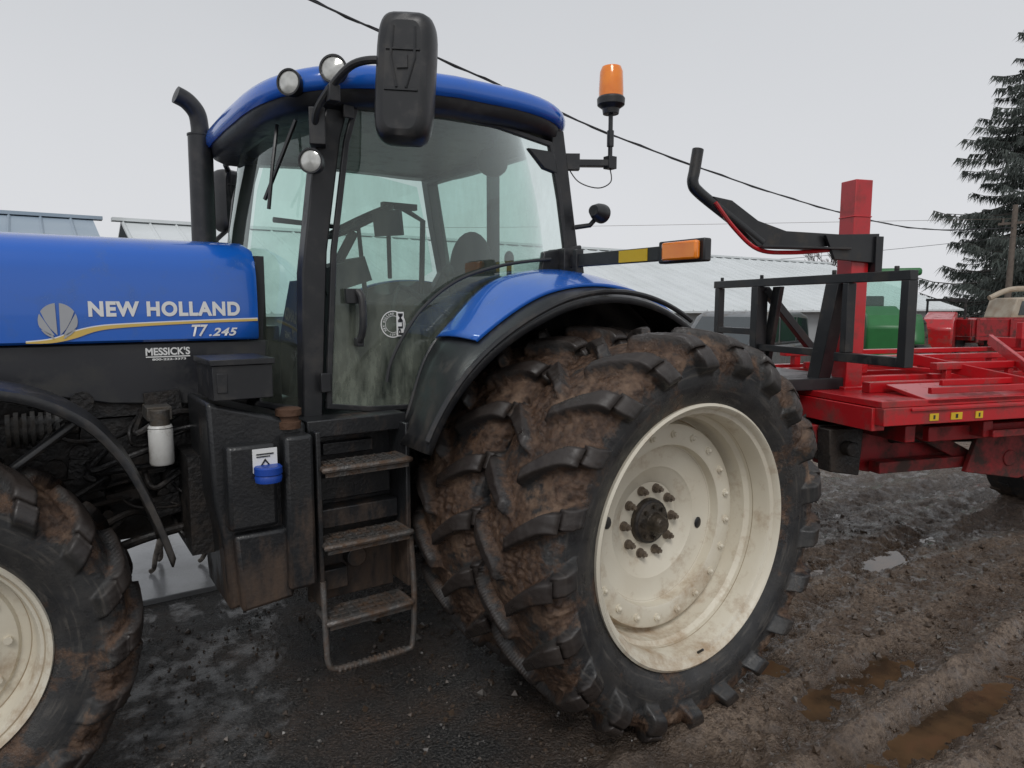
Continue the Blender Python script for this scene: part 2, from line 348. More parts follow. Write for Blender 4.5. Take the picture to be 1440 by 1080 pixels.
nt.links.new(MX(MR(N(4,4,.6,nt=nt,geo=geo),.4,.6,nt=nt),(.110,.066,.036),(.050,.033,.021),nt=nt),b.inputs['Base Color']); b.inputs['Roughness'].default_value=.01; b.inputs['IOR'].default_value=1.6
WZ=-.017
q=B(); q.grid([[(x,y,WZ) for y in np.linspace(-.5,4.7,4)] for x in np.linspace(1.9,10,4)]); o=q.obj('puddle_water',wmt); o['kind']='structure'
q=B(); q.b2(-9,4.5,4.92,11.5,-.1,.035); o=q.obj('concrete_pavement',M['conc'],bevel=.01); o['kind']='structure'
q=B(); r=random.Random(3)
for i in range(6500):
    x=r.uniform(-.2,6.2); y=r.uniform(.85,4.6); s=.003+.010*r.random()**3 if r.random()<.93 else r.uniform(.012,.026)
    if x<1.5: s*=.75
    z=gh(x,y); 
    if z<WZ+.002: continue
    R=Euler((r.uniform(0,6),r.uniform(0,6),r.uniform(0,6))).to_matrix()
    vs=[Vector((x,y,z+s*.3))+R@Vector(p)*s*r.uniform(.75,1.25) for p in((1,0,0),(-1,0,0),(0,1,0),(0,-1,0),(0,0,1),(0,0,-1))]
    q.add(vs,[(0,2,4),(2,1,4),(1,3,4),(3,0,4),(2,0,5),(1,2,5),(3,1,5),(0,3,5)],1 if r.random()<.15 else 0)
o=q.obj('loose_gravel',[mat('mud_clod',(.080,.055,.038),.4,0,(.04,.028,.02),30,.8),mat('small_stone',(.15,.14,.13),.35,0,(.07,.063,.058),30,.8)],smooth=False,recalc=False); o['kind']='stuff'

# ---------------------------------------------------------------- tyres
def tyre(name,R,hw,Rb,nl,lugh,nth,ny,seed):
    th=np.linspace(0,2*np.pi,nth,endpoint=False)
    half=[(Rb,.80),(Rb+.02,.86),(Rb+.30*(R-Rb),1.0),(Rb+.55*(R-Rb),1.02),(Rb+.74*(R-Rb),.985),(R-.074,.93),(R-.050,.86),(R-.034,.6),(R-.026,.3),(R-.024,0)]
    pr=[(r,-y*hw) for r,y in half]+[(r,y*hw) for r,y in half[::-1][1:]]
    P=smooth_path([(r,y,0) for r,y in pr],4)
    d=[0]; 
    for a,b_ in zip(P[:-1],P[1:]): d.append(d[-1]+(b_-a).length)
    t=np.linspace(0,d[-1],ny); pr_r=np.interp(t,d,[p.x for p in P]); pr_y=np.interp(t,d,[p.y for p in P])
    dr=np.gradient(pr_r,t); dy=np.gradient(pr_y,t); nr=dy; ny_=-dr
    T,S=np.meshgrid(th,np.arange(ny),indexing='ij')
    r=pr_r[S]; y=pr_y[S]; NR=nr[S]; NY=ny_[S]
    side=(y>0).astype(float)
    pitch=2*np.pi/nl
    mid=d[-1]/2; sd=np.abs(t-mid)[S]; sw=hw*1.0
    u=np.clip(sd/sw,0,1.6)
    lag=.30*np.power(u,.85)*.42*(.92/R)*1.6
    ph=(T+lag+side*pitch/2)/pitch
    fr=np.abs(ph-np.round(ph))*pitch*R
    wid=.022+.020*u
    lug=1-sst(wid,wid+.012,fr)
    start=sst(.01,.03,sd)
    end=1-sst(1.24,1.42,u)
    lugm=lug*start*end
    trm=(1-sst(1.05,1.45,u))
    xs=-r*np.sin(T); zs=r*np.cos(T)
    fx=xs.ravel();fy=y.ravel();fz=zs.ravel(); a_=np.zeros(fx.size); b2=np.zeros(fx.size); msk=trm.ravel()
    for i in range(fx.size):
        v=Vector((fx[i]+seed,fy[i],fz[i]))
        a_[i]=noise.noise(v*4)
        if msk[i]>0: b2[i]=noise.noise(v*21)*.5+noise.noise(v*47)*.5
    nzv=a_.reshape(T.shape); nf=b2.reshape(T.shape)
    valley=(1-lugm)*trm
    fill=valley*np.clip(.02+nzv*.8+.5*nf,0,.7)*(lugh*.5)
    cake=trm*np.clip(nzv*2.0+nf*.8-.45,0,1)*.009
    disp=lugh*lugm*(1+.04*nf)+fill+cake+trm*.0045*nf*(1-.6*lugm)
    r2=r+disp*NR; y2=y+disp*NY
    V=np.stack([-r2*np.sin(T),y2,r2*np.cos(T)],-1).reshape(-1,3)
    idx=np.arange(nth*ny).reshape(nth,ny); nxt=np.roll(idx,-1,0)
    F=np.stack([idx[:,:-1],idx[:,1:],nxt[:,1:],nxt[:,:-1]],-1).reshape(-1,4)
    me=bpy.data.meshes.new(name); me.from_pydata(V.tolist(),[],F.tolist()); me.polygons.foreach_set('use_smooth',[True]*len(F))
    mud=np.clip(trm*(.68-.60*lugm+.60*nzv+.35*nf)+(1-trm)*np.clip(nzv*.5+.05,0,.35)+.28*(1-sst(Rb+.0,Rb+.05,r)),0,1)
    at=me.attributes.new('mud','FLOAT','POINT'); at.data.foreach_set('value',mud.ravel().astype(np.float32))
    at=me.attributes.new('lug','FLOAT','POINT'); at.data.foreach_set('value',(lugm*trm).ravel().astype(np.float32))
    bm=bmesh.new(); bm.from_mesh(me); bmesh.ops.recalc_face_normals(bm,faces=bm.faces); bm.to_mesh(me); bm.free()
    return me
tm=bpy.data.materials.new('muddy_tyre_rubber'); tm.use_nodes=True; nt=tm.node_tree; L=nt.links; b=nt.nodes['Principled BSDF']; geo=nd(nt,'ShaderNodeNewGeometry')
K=dict(nt=nt,geo=geo)
at=nd(nt,'ShaderNodeAttribute',attribute_name='mud'); al=nd(nt,'ShaderNodeAttribute',attribute_name='lug')
tco=nd(nt,'ShaderNodeTexCoord'); s3=nd(nt,'ShaderNodeSeparateXYZ'); L.new(tco.outputs['Object'],s3.inputs[0])
cx=nd(nt,'ShaderNodeCombineXYZ'); L.new(s3.outputs['X'],cx.inputs[0]); L.new(s3.outputs['Z'],cx.inputs[1])
ll=nd(nt,'ShaderNodeVectorMath',operation='LENGTH'); L.new(cx.outputs[0],ll.inputs[0])
an=nd(nt,'ShaderNodeMath',operation='ARCTAN2'); L.new(s3.outputs['X'],an.inputs[0]); L.new(s3.outputs['Z'],an.inputs[1])
c2=nd(nt,'ShaderNodeCombineXYZ'); 
for src,k,i in((ll.outputs['Value'],70,0),(an.outputs[0],4,1)):
    mm=nd(nt,'ShaderNodeMath',operation='MULTIPLY'); L.new(src,mm.inputs[0]); mm.inputs[1].default_value=k; L.new(mm.outputs[0],c2.inputs[i])
ns=nd(nt,'ShaderNodeTexNoise'); ns.inputs['Scale'].default_value=1.; ns.inputs['Detail'].default_value=4; L.new(c2.outputs[0],ns.inputs['Vector'])
n1=N(11,6,.75,**K); aa=nd(nt,'ShaderNodeMath',operation='ADD'); L.new(at.outputs['Fac'],aa.inputs[0]); L.new(MR(n1,.3,.7,-.35,.35,nt=nt),aa.inputs[1])
rub=MX(MR(N(6,5,.7,**K),.38,.65,nt=nt),(.018,.019,.021),(.043,.041,.039),nt=nt)
rub=MX(MR(ns.outputs['Fac'],.55,.68,0,.55,nt=nt),rub,(.095,.086,.076),nt=nt)
mudc=MX(MR(N(26,5,.7,**K),.38,.62,nt=nt),(.125,.074,.047),(.045,.026,.018),nt=nt)
mudc=MX(MR(N(4,4,.7,**K),.52,.70,nt=nt),mudc,(.24,.16,.108),nt=nt)
base=MX(MR(aa.outputs[0],.26,.52,nt=nt),rub,mudc,nt=nt)
base=MX(MR(al.outputs['Fac'],.3,1,0,.72,nt=nt),base,(.032,.023,.019),nt=nt)
L.new(base,b.inputs['Base Color'])
L.new(MR(N(8,4,.6,**K),.38,.62,.22,.62,nt=nt),b.inputs['Roughness'])
bp=nd(nt,'ShaderNodeBump'); bp.inputs['Distance'].default_value=.010
L.new(MR(at.outputs['Fac'],.1,.5,.22,1.,nt=nt),bp.inputs['Strength']); L.new(N(60,6,.75,**K),bp.inputs['Height']); L.new(bp.outputs[0],b.inputs['Normal'])
RT=tyre('tyre',.912,.245,.60,21,.060,1300,104,0.)
FT=tyre('tyre',.712,.20,.42,18,.050,900,80,9.)
RT.materials.append(tm); FT.materials.append(tm)

TR=empty('tractor',(2.41,3.95,0),label='blue farm tractor with muddy dual rear wheels parked on wet ground',cat='tractor')
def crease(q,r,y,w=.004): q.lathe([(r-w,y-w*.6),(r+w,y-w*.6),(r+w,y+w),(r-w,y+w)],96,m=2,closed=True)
def rim_outer():
    q=B()
    q.lathe([(.600,-.17),(.612,-.20),(.615,-.222),(.603,-.230),(.592,-.222),(.584,-.200),(.566,-.192),(.556,-.17),(.553,-.08),(.535,-.06),(.530,.03),(.518,.05),(.508,.05),(.500,.03),(.492,-.01),(.480,-.016),(.405,-.016),(.392,-.01),(.386,.035),(.365,.046),(.275,.055),(.262,.068),(.20,.088),(.19,.098),(.11,.100)],96)
    q.lathe([(.600,.17),(.615,.222),(.592,.222),(.56,.17),(.53,.04)],96)
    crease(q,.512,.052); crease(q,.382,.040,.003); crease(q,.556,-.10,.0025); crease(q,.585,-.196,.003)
    for i in range(20):
        a=2*math.pi*(i+.3)/20; x,z=.444*math.sin(a),.444*math.cos(a)
        q.cyl((x,-.01,z),(x,-.026,z),.018,10); q.ell((x,-.026,z),(.012,.014,.012),8,6)
    for a in (100,280):
        x,z=.315*math.sin(rad(a)),.315*math.cos(rad(a)); q.ell((x,.048,z),(.024,.006,.030),14,6,m=1)  # dark ellipses painted in place of the shade inside access holes
    q.cyl((.05,-.195,-.572),(.05,-.225,-.545),.006,8,m=1)
    return q
def hub_outer():
    q=B()
    q.lathe([(0,-.012),(.034,-.010),(.040,-.002),(.044,.01),(.047,.045),(.052,.052),(.085,.058),(.108,.072),(.113,.100)],32)
    for i in range(8):
        a=2*math.pi*i/8; x,z=.078*math.sin(a),.078*math.cos(a); q.cyl((x,.065,z),(x,.044,z),.011,6)
    for i in range(10):
        a=2*math.pi*(i+.5)/10; x,z=.162*math.sin(a),.162*math.cos(a)
        q.cyl((x,.102,z),(x,.090,z),.024,12,m=1); q.cyl((x,.092,z),(x,.066,z),.019,6,m=1); q.cyl((x,.07,z),(x,.050,z),.010,8,m=1)
    q.cyl((0,.1,0),(0,.45,0),.12,24)
    return q
def rim_front():
    q=B()
    q.lathe([(.42,-.13),(.43,-.165),(.425,-.178),(.412,-.172),(.402,-.15),(.388,-.145),(.378,-.12),(.375,-.05),(.36,-.03),(.33,-.03),(.32,-.045),(.25,-.06),(.235,-.09),(.22,-.10),(.10,-.11)],80)
    q.lathe([(.42,.13),(.43,.178),(.40,.16),(.37,.05),(.36,-.03)],80)
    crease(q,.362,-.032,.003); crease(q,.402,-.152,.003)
    for i in range(12):
        a=2*math.pi*i/12; x,z=.288*math.sin(a),.288*math.cos(a); q.cyl((x,-.04,z),(x,-.068,z),.015,8)
    return q
def hub_front():
    q=B(); q.lathe([(0,-.22),(.06,-.22),(.075,-.20),(.08,-.12),(.14,-.115),(.15,-.10)],32)
    for i in range(8):
        a=2*math.pi*(i+.5)/8; x,z=.185*math.sin(a),.185*math.cos(a); q.cyl((x,-.10,z),(x,-.13,z),.018,6,m=1)
    q.cyl((0,-.1,0),(0,.3,0),.09,20)
    return q
def wheel(loc,ro,hu,ty,flip,label,rot=0.):
    h=hu.obj('wheel',[M['hub'],M['nut']]); h.location=loc; h.rotation_euler=(0,0,math.pi if flip else 0)
    h.parent=TR; h.matrix_parent_inverse=W[TR.name].inverted(); h['label']=label
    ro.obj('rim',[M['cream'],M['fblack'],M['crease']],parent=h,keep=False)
    t=bpy.data.objects.new('tyre',ty); COL.objects.link(t); t.parent=h; t.rotation_euler=(0,rot,math.pi if flip else 0)
    return h
AX=2.41;AZ=.905
wheel((AX,2.235,AZ),rim_outer(),hub_outer(),RT,False,'outer dual rear wheel with cream deep-dish rim')
wheel((AX,2.83,AZ),rim_outer(),hub_outer(),RT,False,'inner dual rear wheel caked in mud',.14)
wheel((AX,5.07,AZ),rim_outer(),hub_outer(),RT,True,'inner dual rear wheel caked in mud',.2)
wheel((AX,5.665,AZ),rim_outer(),hub_outer(),RT,True,'outer dual rear wheel with cream deep-dish rim',.3)
wheel((-.45,3.13,.715),rim_front(),hub_front(),FT,False,'front wheel with muddy tyre and cream rim')
wheel((-.45,4.77,.715),rim_front(),hub_front(),FT,True,'front wheel with muddy tyre and cream rim',.1)

# ---------------------------------------------------------------- tractor body
def hood_sec(x):
    f=sst(-2.35,-.9,x); k=.80+.20*f; zt=1.93+.345*f if x<-.9 else 2.275
    sec=[(.490,1.79),(.503,1.80),(.505,1.90),(.503,2.0),(.497,2.10),(.478,2.17),(.43,2.222),(.30,2.257),(.15,2.272),(0,2.275)]
    out=[]
    for y,z in sec: out.append((x,3.95-y*k,1.79+(z-1.79)*(zt-1.79)/(.485)))
    for y,z in sec[::-1][1:]: out.append((x,3.95+y*k,1.79+(z-1.79)*(zt-1.79)/(.485)))
    return out
q=B(); xs=list(np.linspace(-2.3,-.9,9))+list(np.linspace(-.7,.86,9))+[.885]
rows=[hood_sec(x) for x in xs]; rows[-1]=[(x,3.95+(y-3.95)*.985,z-.01*(z>1.9)) for x,y,z in rows[-1]]
q.grid(rows); q.add([p for p in rows[0]],[tuple(range(len(rows[0])))])
hood=q.obj('hood',M['blue'],TR,ang=50)
q=B()
low=[(-2.2,1.785),(.93,1.785),(.93,1.56),(.80,1.51),(.55,1.495),(.25,1.52),(0,1.575),(-.3,1.60),(-1.5,1.55),(-2.1,1.5)]
q.prism(low,3.475,3.50); q.prism(low,4.40,4.425); q.b2(-2.2,-2.15,3.5,4.4,1.4,1.785)
q.obj('side_panel',M['hoodlow'],TR,bevel=.008,label='dark lower hood panel')
q=B(); q.b2(.89,.935,3.50,4.40,1.45,2.19); q.obj('hood_bulkhead',M['int'],TR)
text('NEW HOLLAND',.185,.80,1.903,1.970,3.442,M['white'],hood,bold=.045,spacing=1.12)
text('T7',.585,.655,1.810,1.864,3.441,M['white'],hood,bold=.025,shear=.3)
text('.245',.658,.785,1.810,1.848,3.441,M['white'],hood,bold=.030,shear=.3,spacing=1.1)
text("MESSICK'S",.395,.578,1.727,1.763,3.4715,M['white'],hood,bold=.03)
q=B(); q.b2(.395,.578,3.4705,3.4735,1.718,1.723); q.obj('underline_decal',M['white'],hood,smooth=False)
text('800-222-3373',.42,.56,1.704,1.714,3.4715,M['white'],hood,bold=.03)
rw=[(-.04,1.800,.004),(.05,1.808,.012),(.13,1.835,.022),(.22,1.858,.014),(.35,1.868,.010),(.6,1.878,.008),(.88,1.886,.008)]
P=smooth_path(rw,5)
q=B(); q.grid([[(p.x,3.4425,p.y-p.z),(p.x,3.4425,p.y+p.z*.3)] for p in P]); q.obj('gold_stripe',M['gold'],hood,smooth=False)
q=B(); q.grid([[(p.x,3.4425,p.y+p.z*.3),(p.x,3.4425,p.y+p.z*.3+.005)] for p in P]); q.obj('white_stripe',M['white'],hood,smooth=False)
q=B(); cx_,cz_,rr_=.075,1.888,.068
def ecirc(x,z): return (cx_+x*1.02,3.4405,cz_+z*1.08)
for sgn in(-1,1):
    for a0,a1 in [(3,29),(33,55),(59,78)]:
        pts=[(sgn*.004+sgn*math.sin(rad(a0))*.02,-rr_+.012)]
        for a in np.linspace(a0,a1,9):
            l=2*rr_*math.cos(rad(a))
            pts.append((sgn*l*math.sin(rad(a)),-rr_+l*math.cos(rad(a))))
        l=2*rr_*math.cos(rad(a1)); ex,ez=sgn*l*math.sin(rad(a1)),-rr_+l*math.cos(rad(a1))
        for t in(.7,.4): pts.append((ex*t+sgn*.004,-rr_+(ez+rr_)*t-.004))
        q.add([ecirc(*p) for p in pts],[tuple(range(len(pts)))])
q.obj('leaf_emblem',M['silver'],hood,smooth=False)

# engine bay and chassis
q=B()
q.b2(-1.6,.9,3.62,4.28,1.0,1.74); q.b2(-1.9,1.3,3.75,4.15,.82,1.0); q.b2(-2.2,-1.2,3.6,4.3,.8,1.4)
q.b2(-.2,.9,3.52,3.66,1.18,1.45); q.b2(.15,.65,3.5,3.62,1.46,1.6)
q.b2(.5,1.2,3.2,3.6,.86,1.3)
q.cyl((-.45,3.2,.72),(-.45,4.7,.72),.10,16); q.box((-.45,3.95,.74),(.35,.7,.3))
q.tube(smooth_path([(.9,3.45,.95),(.4,3.42,.92),(0,3.5,.80),(-.4,3.4,.8)]),.022)
r_=random.Random(11)
for i in range(30):
    x=r_.uniform(-.4,.75); z=r_.uniform(1.0,1.55); y=3.5+r_.uniform(-.03,.03)
    if r_.random()<.5: q.cyl((x,y+.12,z),(x,y-.03,z),r_.uniform(.02,.06),12)
    else: q.box((x,y+.03,z),(r_.uniform(.05,.16),.14,r_.uniform(.04,.13)),rot=(0,r_.uniform(-20,20),0))
for i in range(20):
    x=r_.uniform(-.2,.7); z=r_.uniform(.95,1.5)
    q.tube(smooth_path([(x,3.5,z),(x+r_.uniform(-.1,.1),3.40,z-.06),(x+r_.uniform(0,.25),3.42,z-.1+r_.uniform(-.1,.15)),(x+r_.uniform(.1,.4),3.5,z-.05)]),r_.uniform(.006,.017),8)
q.obj('engine',M['engine'],TR,bevel=.006)
q=B()
for i in range(7): q.cyl((-.13+.028*i,3.46,1.44),(-.13+.028*i+.016,3.46,1.44),.075 if i%2 else .068,24)
q.cyl((-.13,3.46,1.44),(.07,3.46,1.44),.055,20); q.cyl((.07,3.46,1.44),(.12,3.46,1.44),.035,16)
q.obj('alternator',M['steel'],TR)
q=B(); q.lathe([(0,-.085),(.045,-.085),(.05,-.075),(.05,.07),(.047,.075),(.05,.08),(.045,.09),(0,.09)],28,(.42,3.34,1.34),axis='z'); q.obj('fuel_filter',M['filter'],TR,label='white canister filter')
q=B(); q.cyl((.42,3.34,1.425),(.42,3.34,1.50),.04); q.box((.42,3.42,1.48),(.1,.18,.06)); q.obj('filter_mount',M['steel'],TR,bevel=.004)
q=B()
q.b2(1.2,2.9,3.55,4.35,.62,1.35); q.cyl((AX,2.3,AZ),(AX,5.6,AZ),.11,24); q.b2(1.2,1.9,3.3,4.6,1.0,1.36); q.b2(2.7,3.1,3.7,4.2,.5,1.0)
q.cyl((AX,3.2,AZ),(AX,3.6,AZ),.2,24); q.b2(2.9,3.5,3.90,4.0,.48,.54)
q.bar((2.9,3.6,.8),(3.6,3.5,.6),.06,.05); q.bar((2.9,4.3,.8),(3.6,4.4,.6),.06,.05)
q.obj('transmission',M['engine'],TR,bevel=.01)
for y0,y1 in((2.93,3.34),(4.56,4.97)):
    q=B(); P=smooth_path([(-.95,0,1.35),(-.75,0,1.58),(-.45,0,1.675),(-.12,0,1.66),(.10,0,1.56),(.235,0,1.40),(.33,0,1.18),(.40,0,.95)],5)
    q.grid([[(p.x-.012,y0,p.z-.03),(p.x,y0+.012,p.z),(p.x+.006,(y0+y1)/2,p.z+.012),(p.x,y1-.012,p.z),(p.x-.012,y1,p.z-.03)] for p in P])
    q.tube([(.1,(y0+y1)/2,1.5),(-.1,(y0+y1)/2,1.35),(-.3,3.5 if y0<4 else 4.4,1.0)],.018)
    q.obj('front_mudguard',M['guard'],TR,solid=.012)
q=B(); q.cyl((.855,4.5,1.9),(.865,4.5,2.94),.068,28); q.cyl((.865,4.5,2.94),(.865,4.5,2.95),.072,28)
q.tube(smooth_path([(.865,4.5,2.94),(.865,4.5,3.0),(.85,4.49,3.07),(.80,4.48,3.125),(.74,4.47,3.15)]),.05,20)
q.obj('exhaust_pipe',M['black'],TR)

# tank
q=B()
q.prism([(.545,1.56),(.95,1.44),(.955,.72),(.60,.66),(.585,.98),(.555,1.15)],2.98,3.42)
q.b2(.60,.80,2.915,3.0,1.02,1.38); q.prism([(.62,1.0),(.88,1.0),(.86,.68),(.64,.66)],2.93,3.0)
q.b2(.83,.955,2.90,3.0,.72,1.40)
q.obj('fuel_tank',M['blackdirty'],TR,bevel=.018,ang=50)
q=B(); q.b2(.565,.80,2.93,3.25,1.57,1.71); q.b2(.555,.81,2.92,3.26,1.711,1.735); q.b2(.58,.62,2.925,2.93,1.6,1.68); q.obj('battery_box',M['black'],TR,bevel=.01)
q=B(); q.lathe([(0,.0),(.05,.0),(.052,.03),(.042,.034),(.042,.055),(.055,.058),(.055,.085),(.045,.09),(0,.092)],24,(.88,3.0,1.42),axis='z'); q.obj('filler_cap',M['rust'],TR)
q=B(); q.lathe([(0,.0),(.052,.0),(.055,.02),(.050,.03),(.056,.034),(.056,.06),(.05,.066),(0,.066)],28,(.755,2.885,1.225),axis='z'); q.obj('blue_filler_cap',M['bluecap'],TR,label='blue fluid filler cap')
q=B(); q.b2(.70,.80,2.9085,2.9125,1.26,1.36); q.obj('warning_sticker',M['white'],TR,smooth=False)
q=B(); q.b2(.715,.785,2.905,2.908,1.335,1.34); q.b2(.715,.77,2.905,2.908,1.325,1.329); q.ring([(.72,1.275),(.78,1.275),(.75,1.318)],.006,2.905,2.908); q.obj('sticker_print',M['fblack'],TR,smooth=False)
# steps
q=B()
for x in(.985,1.415): q.b2(x-.012,x+.012,2.93,3.12,.60,1.40)
q.b2(.985,1.415,3.12,3.16,.55,1.42); q.b2(.96,1.44,3.0,3.16,1.36,1.44); q.b2(1.02,1.38,3.06,3.12,1.05,1.16); q.b2(1.0,1.4,3.02,3.12,.93,1.02); q.b2(.97,1.43,3.15,3.5,.8,1.42)
q.b2(1.05,1.3,3.07,3.12,1.26,1.32); q.cyl((1.2,3.12,.75),(1.2,3.06,.75),.05); q.b2(1.02,1.15,3.05,3.12,.62,.72)
st=q.obj('step_frame',M['blackdirty'],TR,bevel=.006)
for z in(1.235,.885,.535):
    q=B(); 
    for k in range(4): q.b2(1.0,1.40,2.90+k*.045,2.922+k*.045,z-.008,z+.008)
    for k in range(9): q.b2(1.01+k*.046,1.022+k*.046,2.905,3.05,z-.012,z+.012)
    q.tube(smooth_path([(1.0,3.05,z),(1.0,2.91,z-.002),(1.03,2.885,z),(1.37,2.885,z),(1.40,2.91,z),(1.40,3.05,z)],4),.014,8)
    q.b2(1.0,1.40,2.89,2.90,z-.035,z+.005)
    q.obj('step_tread',M['tread'],TR,bevel=.002)
q=B(); q.tube(smooth_path([(.985,2.93,.72),(.985,2.91,.45),(.99,2.90,.345),(1.03,2.90,.31),(1.2,2.90,.30),(1.37,2.90,.30),(1.41,2.90,.34),(1.425,2.91,.6),(1.42,2.93,.85)],5),.014,10)
for k in range(14): q.cyl((1.03+k*.025,2.90,.302),(1.04+k*.025,2.90,.302),.019,8)
q.obj('step_rail',M['tread'],TR)

# ---------------------------------------------------------------- cab
YN,YF=3.15,4.75
door=[(1.095,1.47),(1.10,1.6),(1.14,2.2),(1.215,2.70),(1.27,2.885),(1.65,2.925),(2.07,2.90),(2.42,2.85),(2.49,2.55),(2.55,2.20),(2.31,2.06),(2.07,1.97),(1.90,1.88),(1.78,1.77),(1.66,1.62),(1.56,1.43),(1.3,1.44)]
q=B()
for Y0,Y1 in((YN+.0,YN+.09),(YF-.09,YF)):
    q.prism([(.99,1.42),(1.085,1.42),(1.13,2.2),(1.21,2.72),(1.27,2.93),(1.17,2.93),(1.08,2.62),(1.01,2.1)],Y0,Y1)
    q.prism([(2.43,2.93),(2.52,2.93),(2.66,2.12),(2.60,1.95),(2.45,2.02),(2.56,2.2),(2.49,2.55)],Y0,Y1)
    q.prism([(1.0,1.36),(1.62,1.36),(1.56,1.425),(1.3,1.43),(1.0,1.42)],Y0-.02 if Y0<4 else Y0,Y1+.02 if Y0>4 else Y1)
q.b2(.97,2.5,YN+.09,YF-.09,1.34,1.42)
q.b2(2.50,2.62,YN+.05,YF-.05,1.34,2.05); q.b2(2.44,2.52,YN+.05,YF-.05,2.84,2.95)
q.b2(1.62,2.5,YF-.12,YF-.05,1.42,1.98); q.b2(.93,1.0,3.5,4.4,1.4,1.85)
q.prism([(2.36,2.25),(2.63,2.30),(2.66,2.10),(2.52,2.06),(2.33,2.10)],YN-.035,YN)
q.prism([(2.25,2.80),(2.43,2.80),(2.46,2.68),(2.36,2.70)],YN-.03,YN)
cab=q.obj('cab',M['black'],TR,bevel=.008)
q=B(); inner=q.ring(door,.026,YN-.028,YN-.004); q.obj('door_frame',M['black'],cab,bevel=.004)
q=B(); q.add([(x,YN-.014,z) for x,z in inner],[tuple(range(len(inner)))]); q.obj('door_glass',M['glass'],cab,smooth=False)
q=B(); q.add([(x,YF-.01,z) for x,z in inner],[tuple(range(len(inner)))]); q.obj('door_glass',M['glass2'],cab,smooth=False)
q=B(); q.add([(2.60,YN+.12,2.08),(2.60,YF-.12,2.08),(2.49,YF-.12,2.84),(2.49,YN+.12,2.84)],[(0,1,2,3)]); q.obj('rear_window',M['glass2'],cab,smooth=False)
for z0,x0 in((1.55,1.085),(2.80,1.23)):
    q=B(); q.b2(x0-.02,x0+.03,YN-.045,YN-.028,z0,z0+.09); q.obj('door_hinge',M['black'],cab,bevel=.004)
pl=[(1.02,3.165),(.955,3.30),(.895,3.50),(.865,3.72),(.86,3.95),(.865,4.18),(.895,4.40),(.955,4.60),(1.02,4.735)]
pl=[(p.x,p.y) for p in smooth_path([(a,b_,0) for a,b_ in pl],3)]
q=B(); rows=[]
for t,z in((0,1.46),(.25,1.9),(.6,2.4),(1,2.90)): rows.append([(x+.17*t**1.3,y,z) for x,y in pl])
q.grid(rows); q.obj('windscreen',M['glass2'],cab,ang=60)
q=B(); q.tube(rows[0],.022,8); q.obj('windscreen_trim',M['black'],cab)
q=B(); q.tube(rows[-1],.03,8); q.obj('windscreen_trim',M['black'],cab)
q=B(); q.tube([(1.0,3.42,2.80),(.955,3.36,2.60),(.93,3.36,2.40)],.009,8); q.obj('wiper_arm',M['black'],cab)
q=B(); q.bar((1.02,3.2,2.78),(.93,3.42,2.45),.012,.015); q.obj('wiper_blade',M['black'],cab)
def rr(s,n=56,cx=1.775,cy=3.95,hx=.875,hy=.93,e=4.5):
    out=[]
    for i in range(n):
        t=2*math.pi*i/n; c,d=math.cos(t),math.sin(t)
        x=hx*s*abs(c)**(2/e)*(1 if c>0 else -1); y=hy*s*abs(d)**(2/e)*(1 if d>0 else -1)
        if x<0: x*=1+.04*(1-(y/(hy*s+1e-6))**2)
        out.append((cx+x,cy+y))
    return out
def bend(x): return -.060*((x-1.95)/.85)**2
def loft(q,layers,m=0,cap=True):
    rows=[]
    for s,z in layers: 
        r=[(x,y,z+bend(x)) for x,y in rr(s)]; rows.append(r+[r[0]])
    q.grid(rows,m)
    if cap: q.add([p for p in rows[-1][:-1]],[tuple(range(len(rows[-1])-1))],m)
q=B(); loft(q,[(.955,2.965),(.985,2.962),(1.0,2.98),(1.005,3.01),(.997,3.040),(.972,3.064),(.93,3.080),(.80,3.094),(.6,3.10),(.3,3.105)]); q.obj('roof',M['blue'],cab,ang=60)
q=B(); loft(q,[(.80,2.885),(.93,2.89),(.965,2.912),(.975,2.963)],cap=False); q.b2(1.1,2.45,3.2,4.7,2.885,2.90); q.obj('roof_lining',M['black'],cab,ang=60)
def lamp(p,d,r,parent,name='work_light',dep=.08):
    d=Vector(d).normalized(); p=Vector(p); R=d.to_track_quat('Z','Y').to_matrix()
    pr=[(0,-dep),(r*.55,-dep),(r*.9,-dep*.45),(r,-.005),(r,.012),(r*.86,.012)]
    pr2=[(r*.86,.006),(r*.6,.012),(0,.016)]
    q=B()
    for pp,mi in((pr,0),(pr2,1)):
        k=B(); k.lathe(pp,28,axis='z'); q.add([p+R@Vector(v) for v in k.v],k.f,mi)
    return q.obj(name,[M['black'],M['lens']],parent)
lamp((.985,3.16,2.925),(-.75,-.65,0),.058,cab); lamp((1.15,3.06,2.985),(-.6,-.78,.05),.062,cab)
lamp((1.06,4.25,2.91),(-1,-.2,0),.045,cab); lamp((1.03,3.04,2.575),(-.65,-.75,0),.055,cab); 
for pth,rr0 in(([(1.03,3.06,2.575),(1.06,3.10,2.60),(1.09,3.16,2.62)],.018),([(1.02,3.2,2.92),(1.05,3.25,2.94)],.03),([(1.18,3.1,2.98),(1.2,3.2,2.96)],.03),([(1.09,4.25,2.91),(1.14,4.25,2.93)],.03),([(2.60,3.14,2.40),(2.66,3.08,2.41),(2.70,3.06,2.46)],.014)):
    q=B(); q.tube(pth,rr0); q.obj('light_bracket',M['black'],cab)
lamp((2.71,3.04,2.475),(.9,.3,-.1),.055,cab,dep=.09)
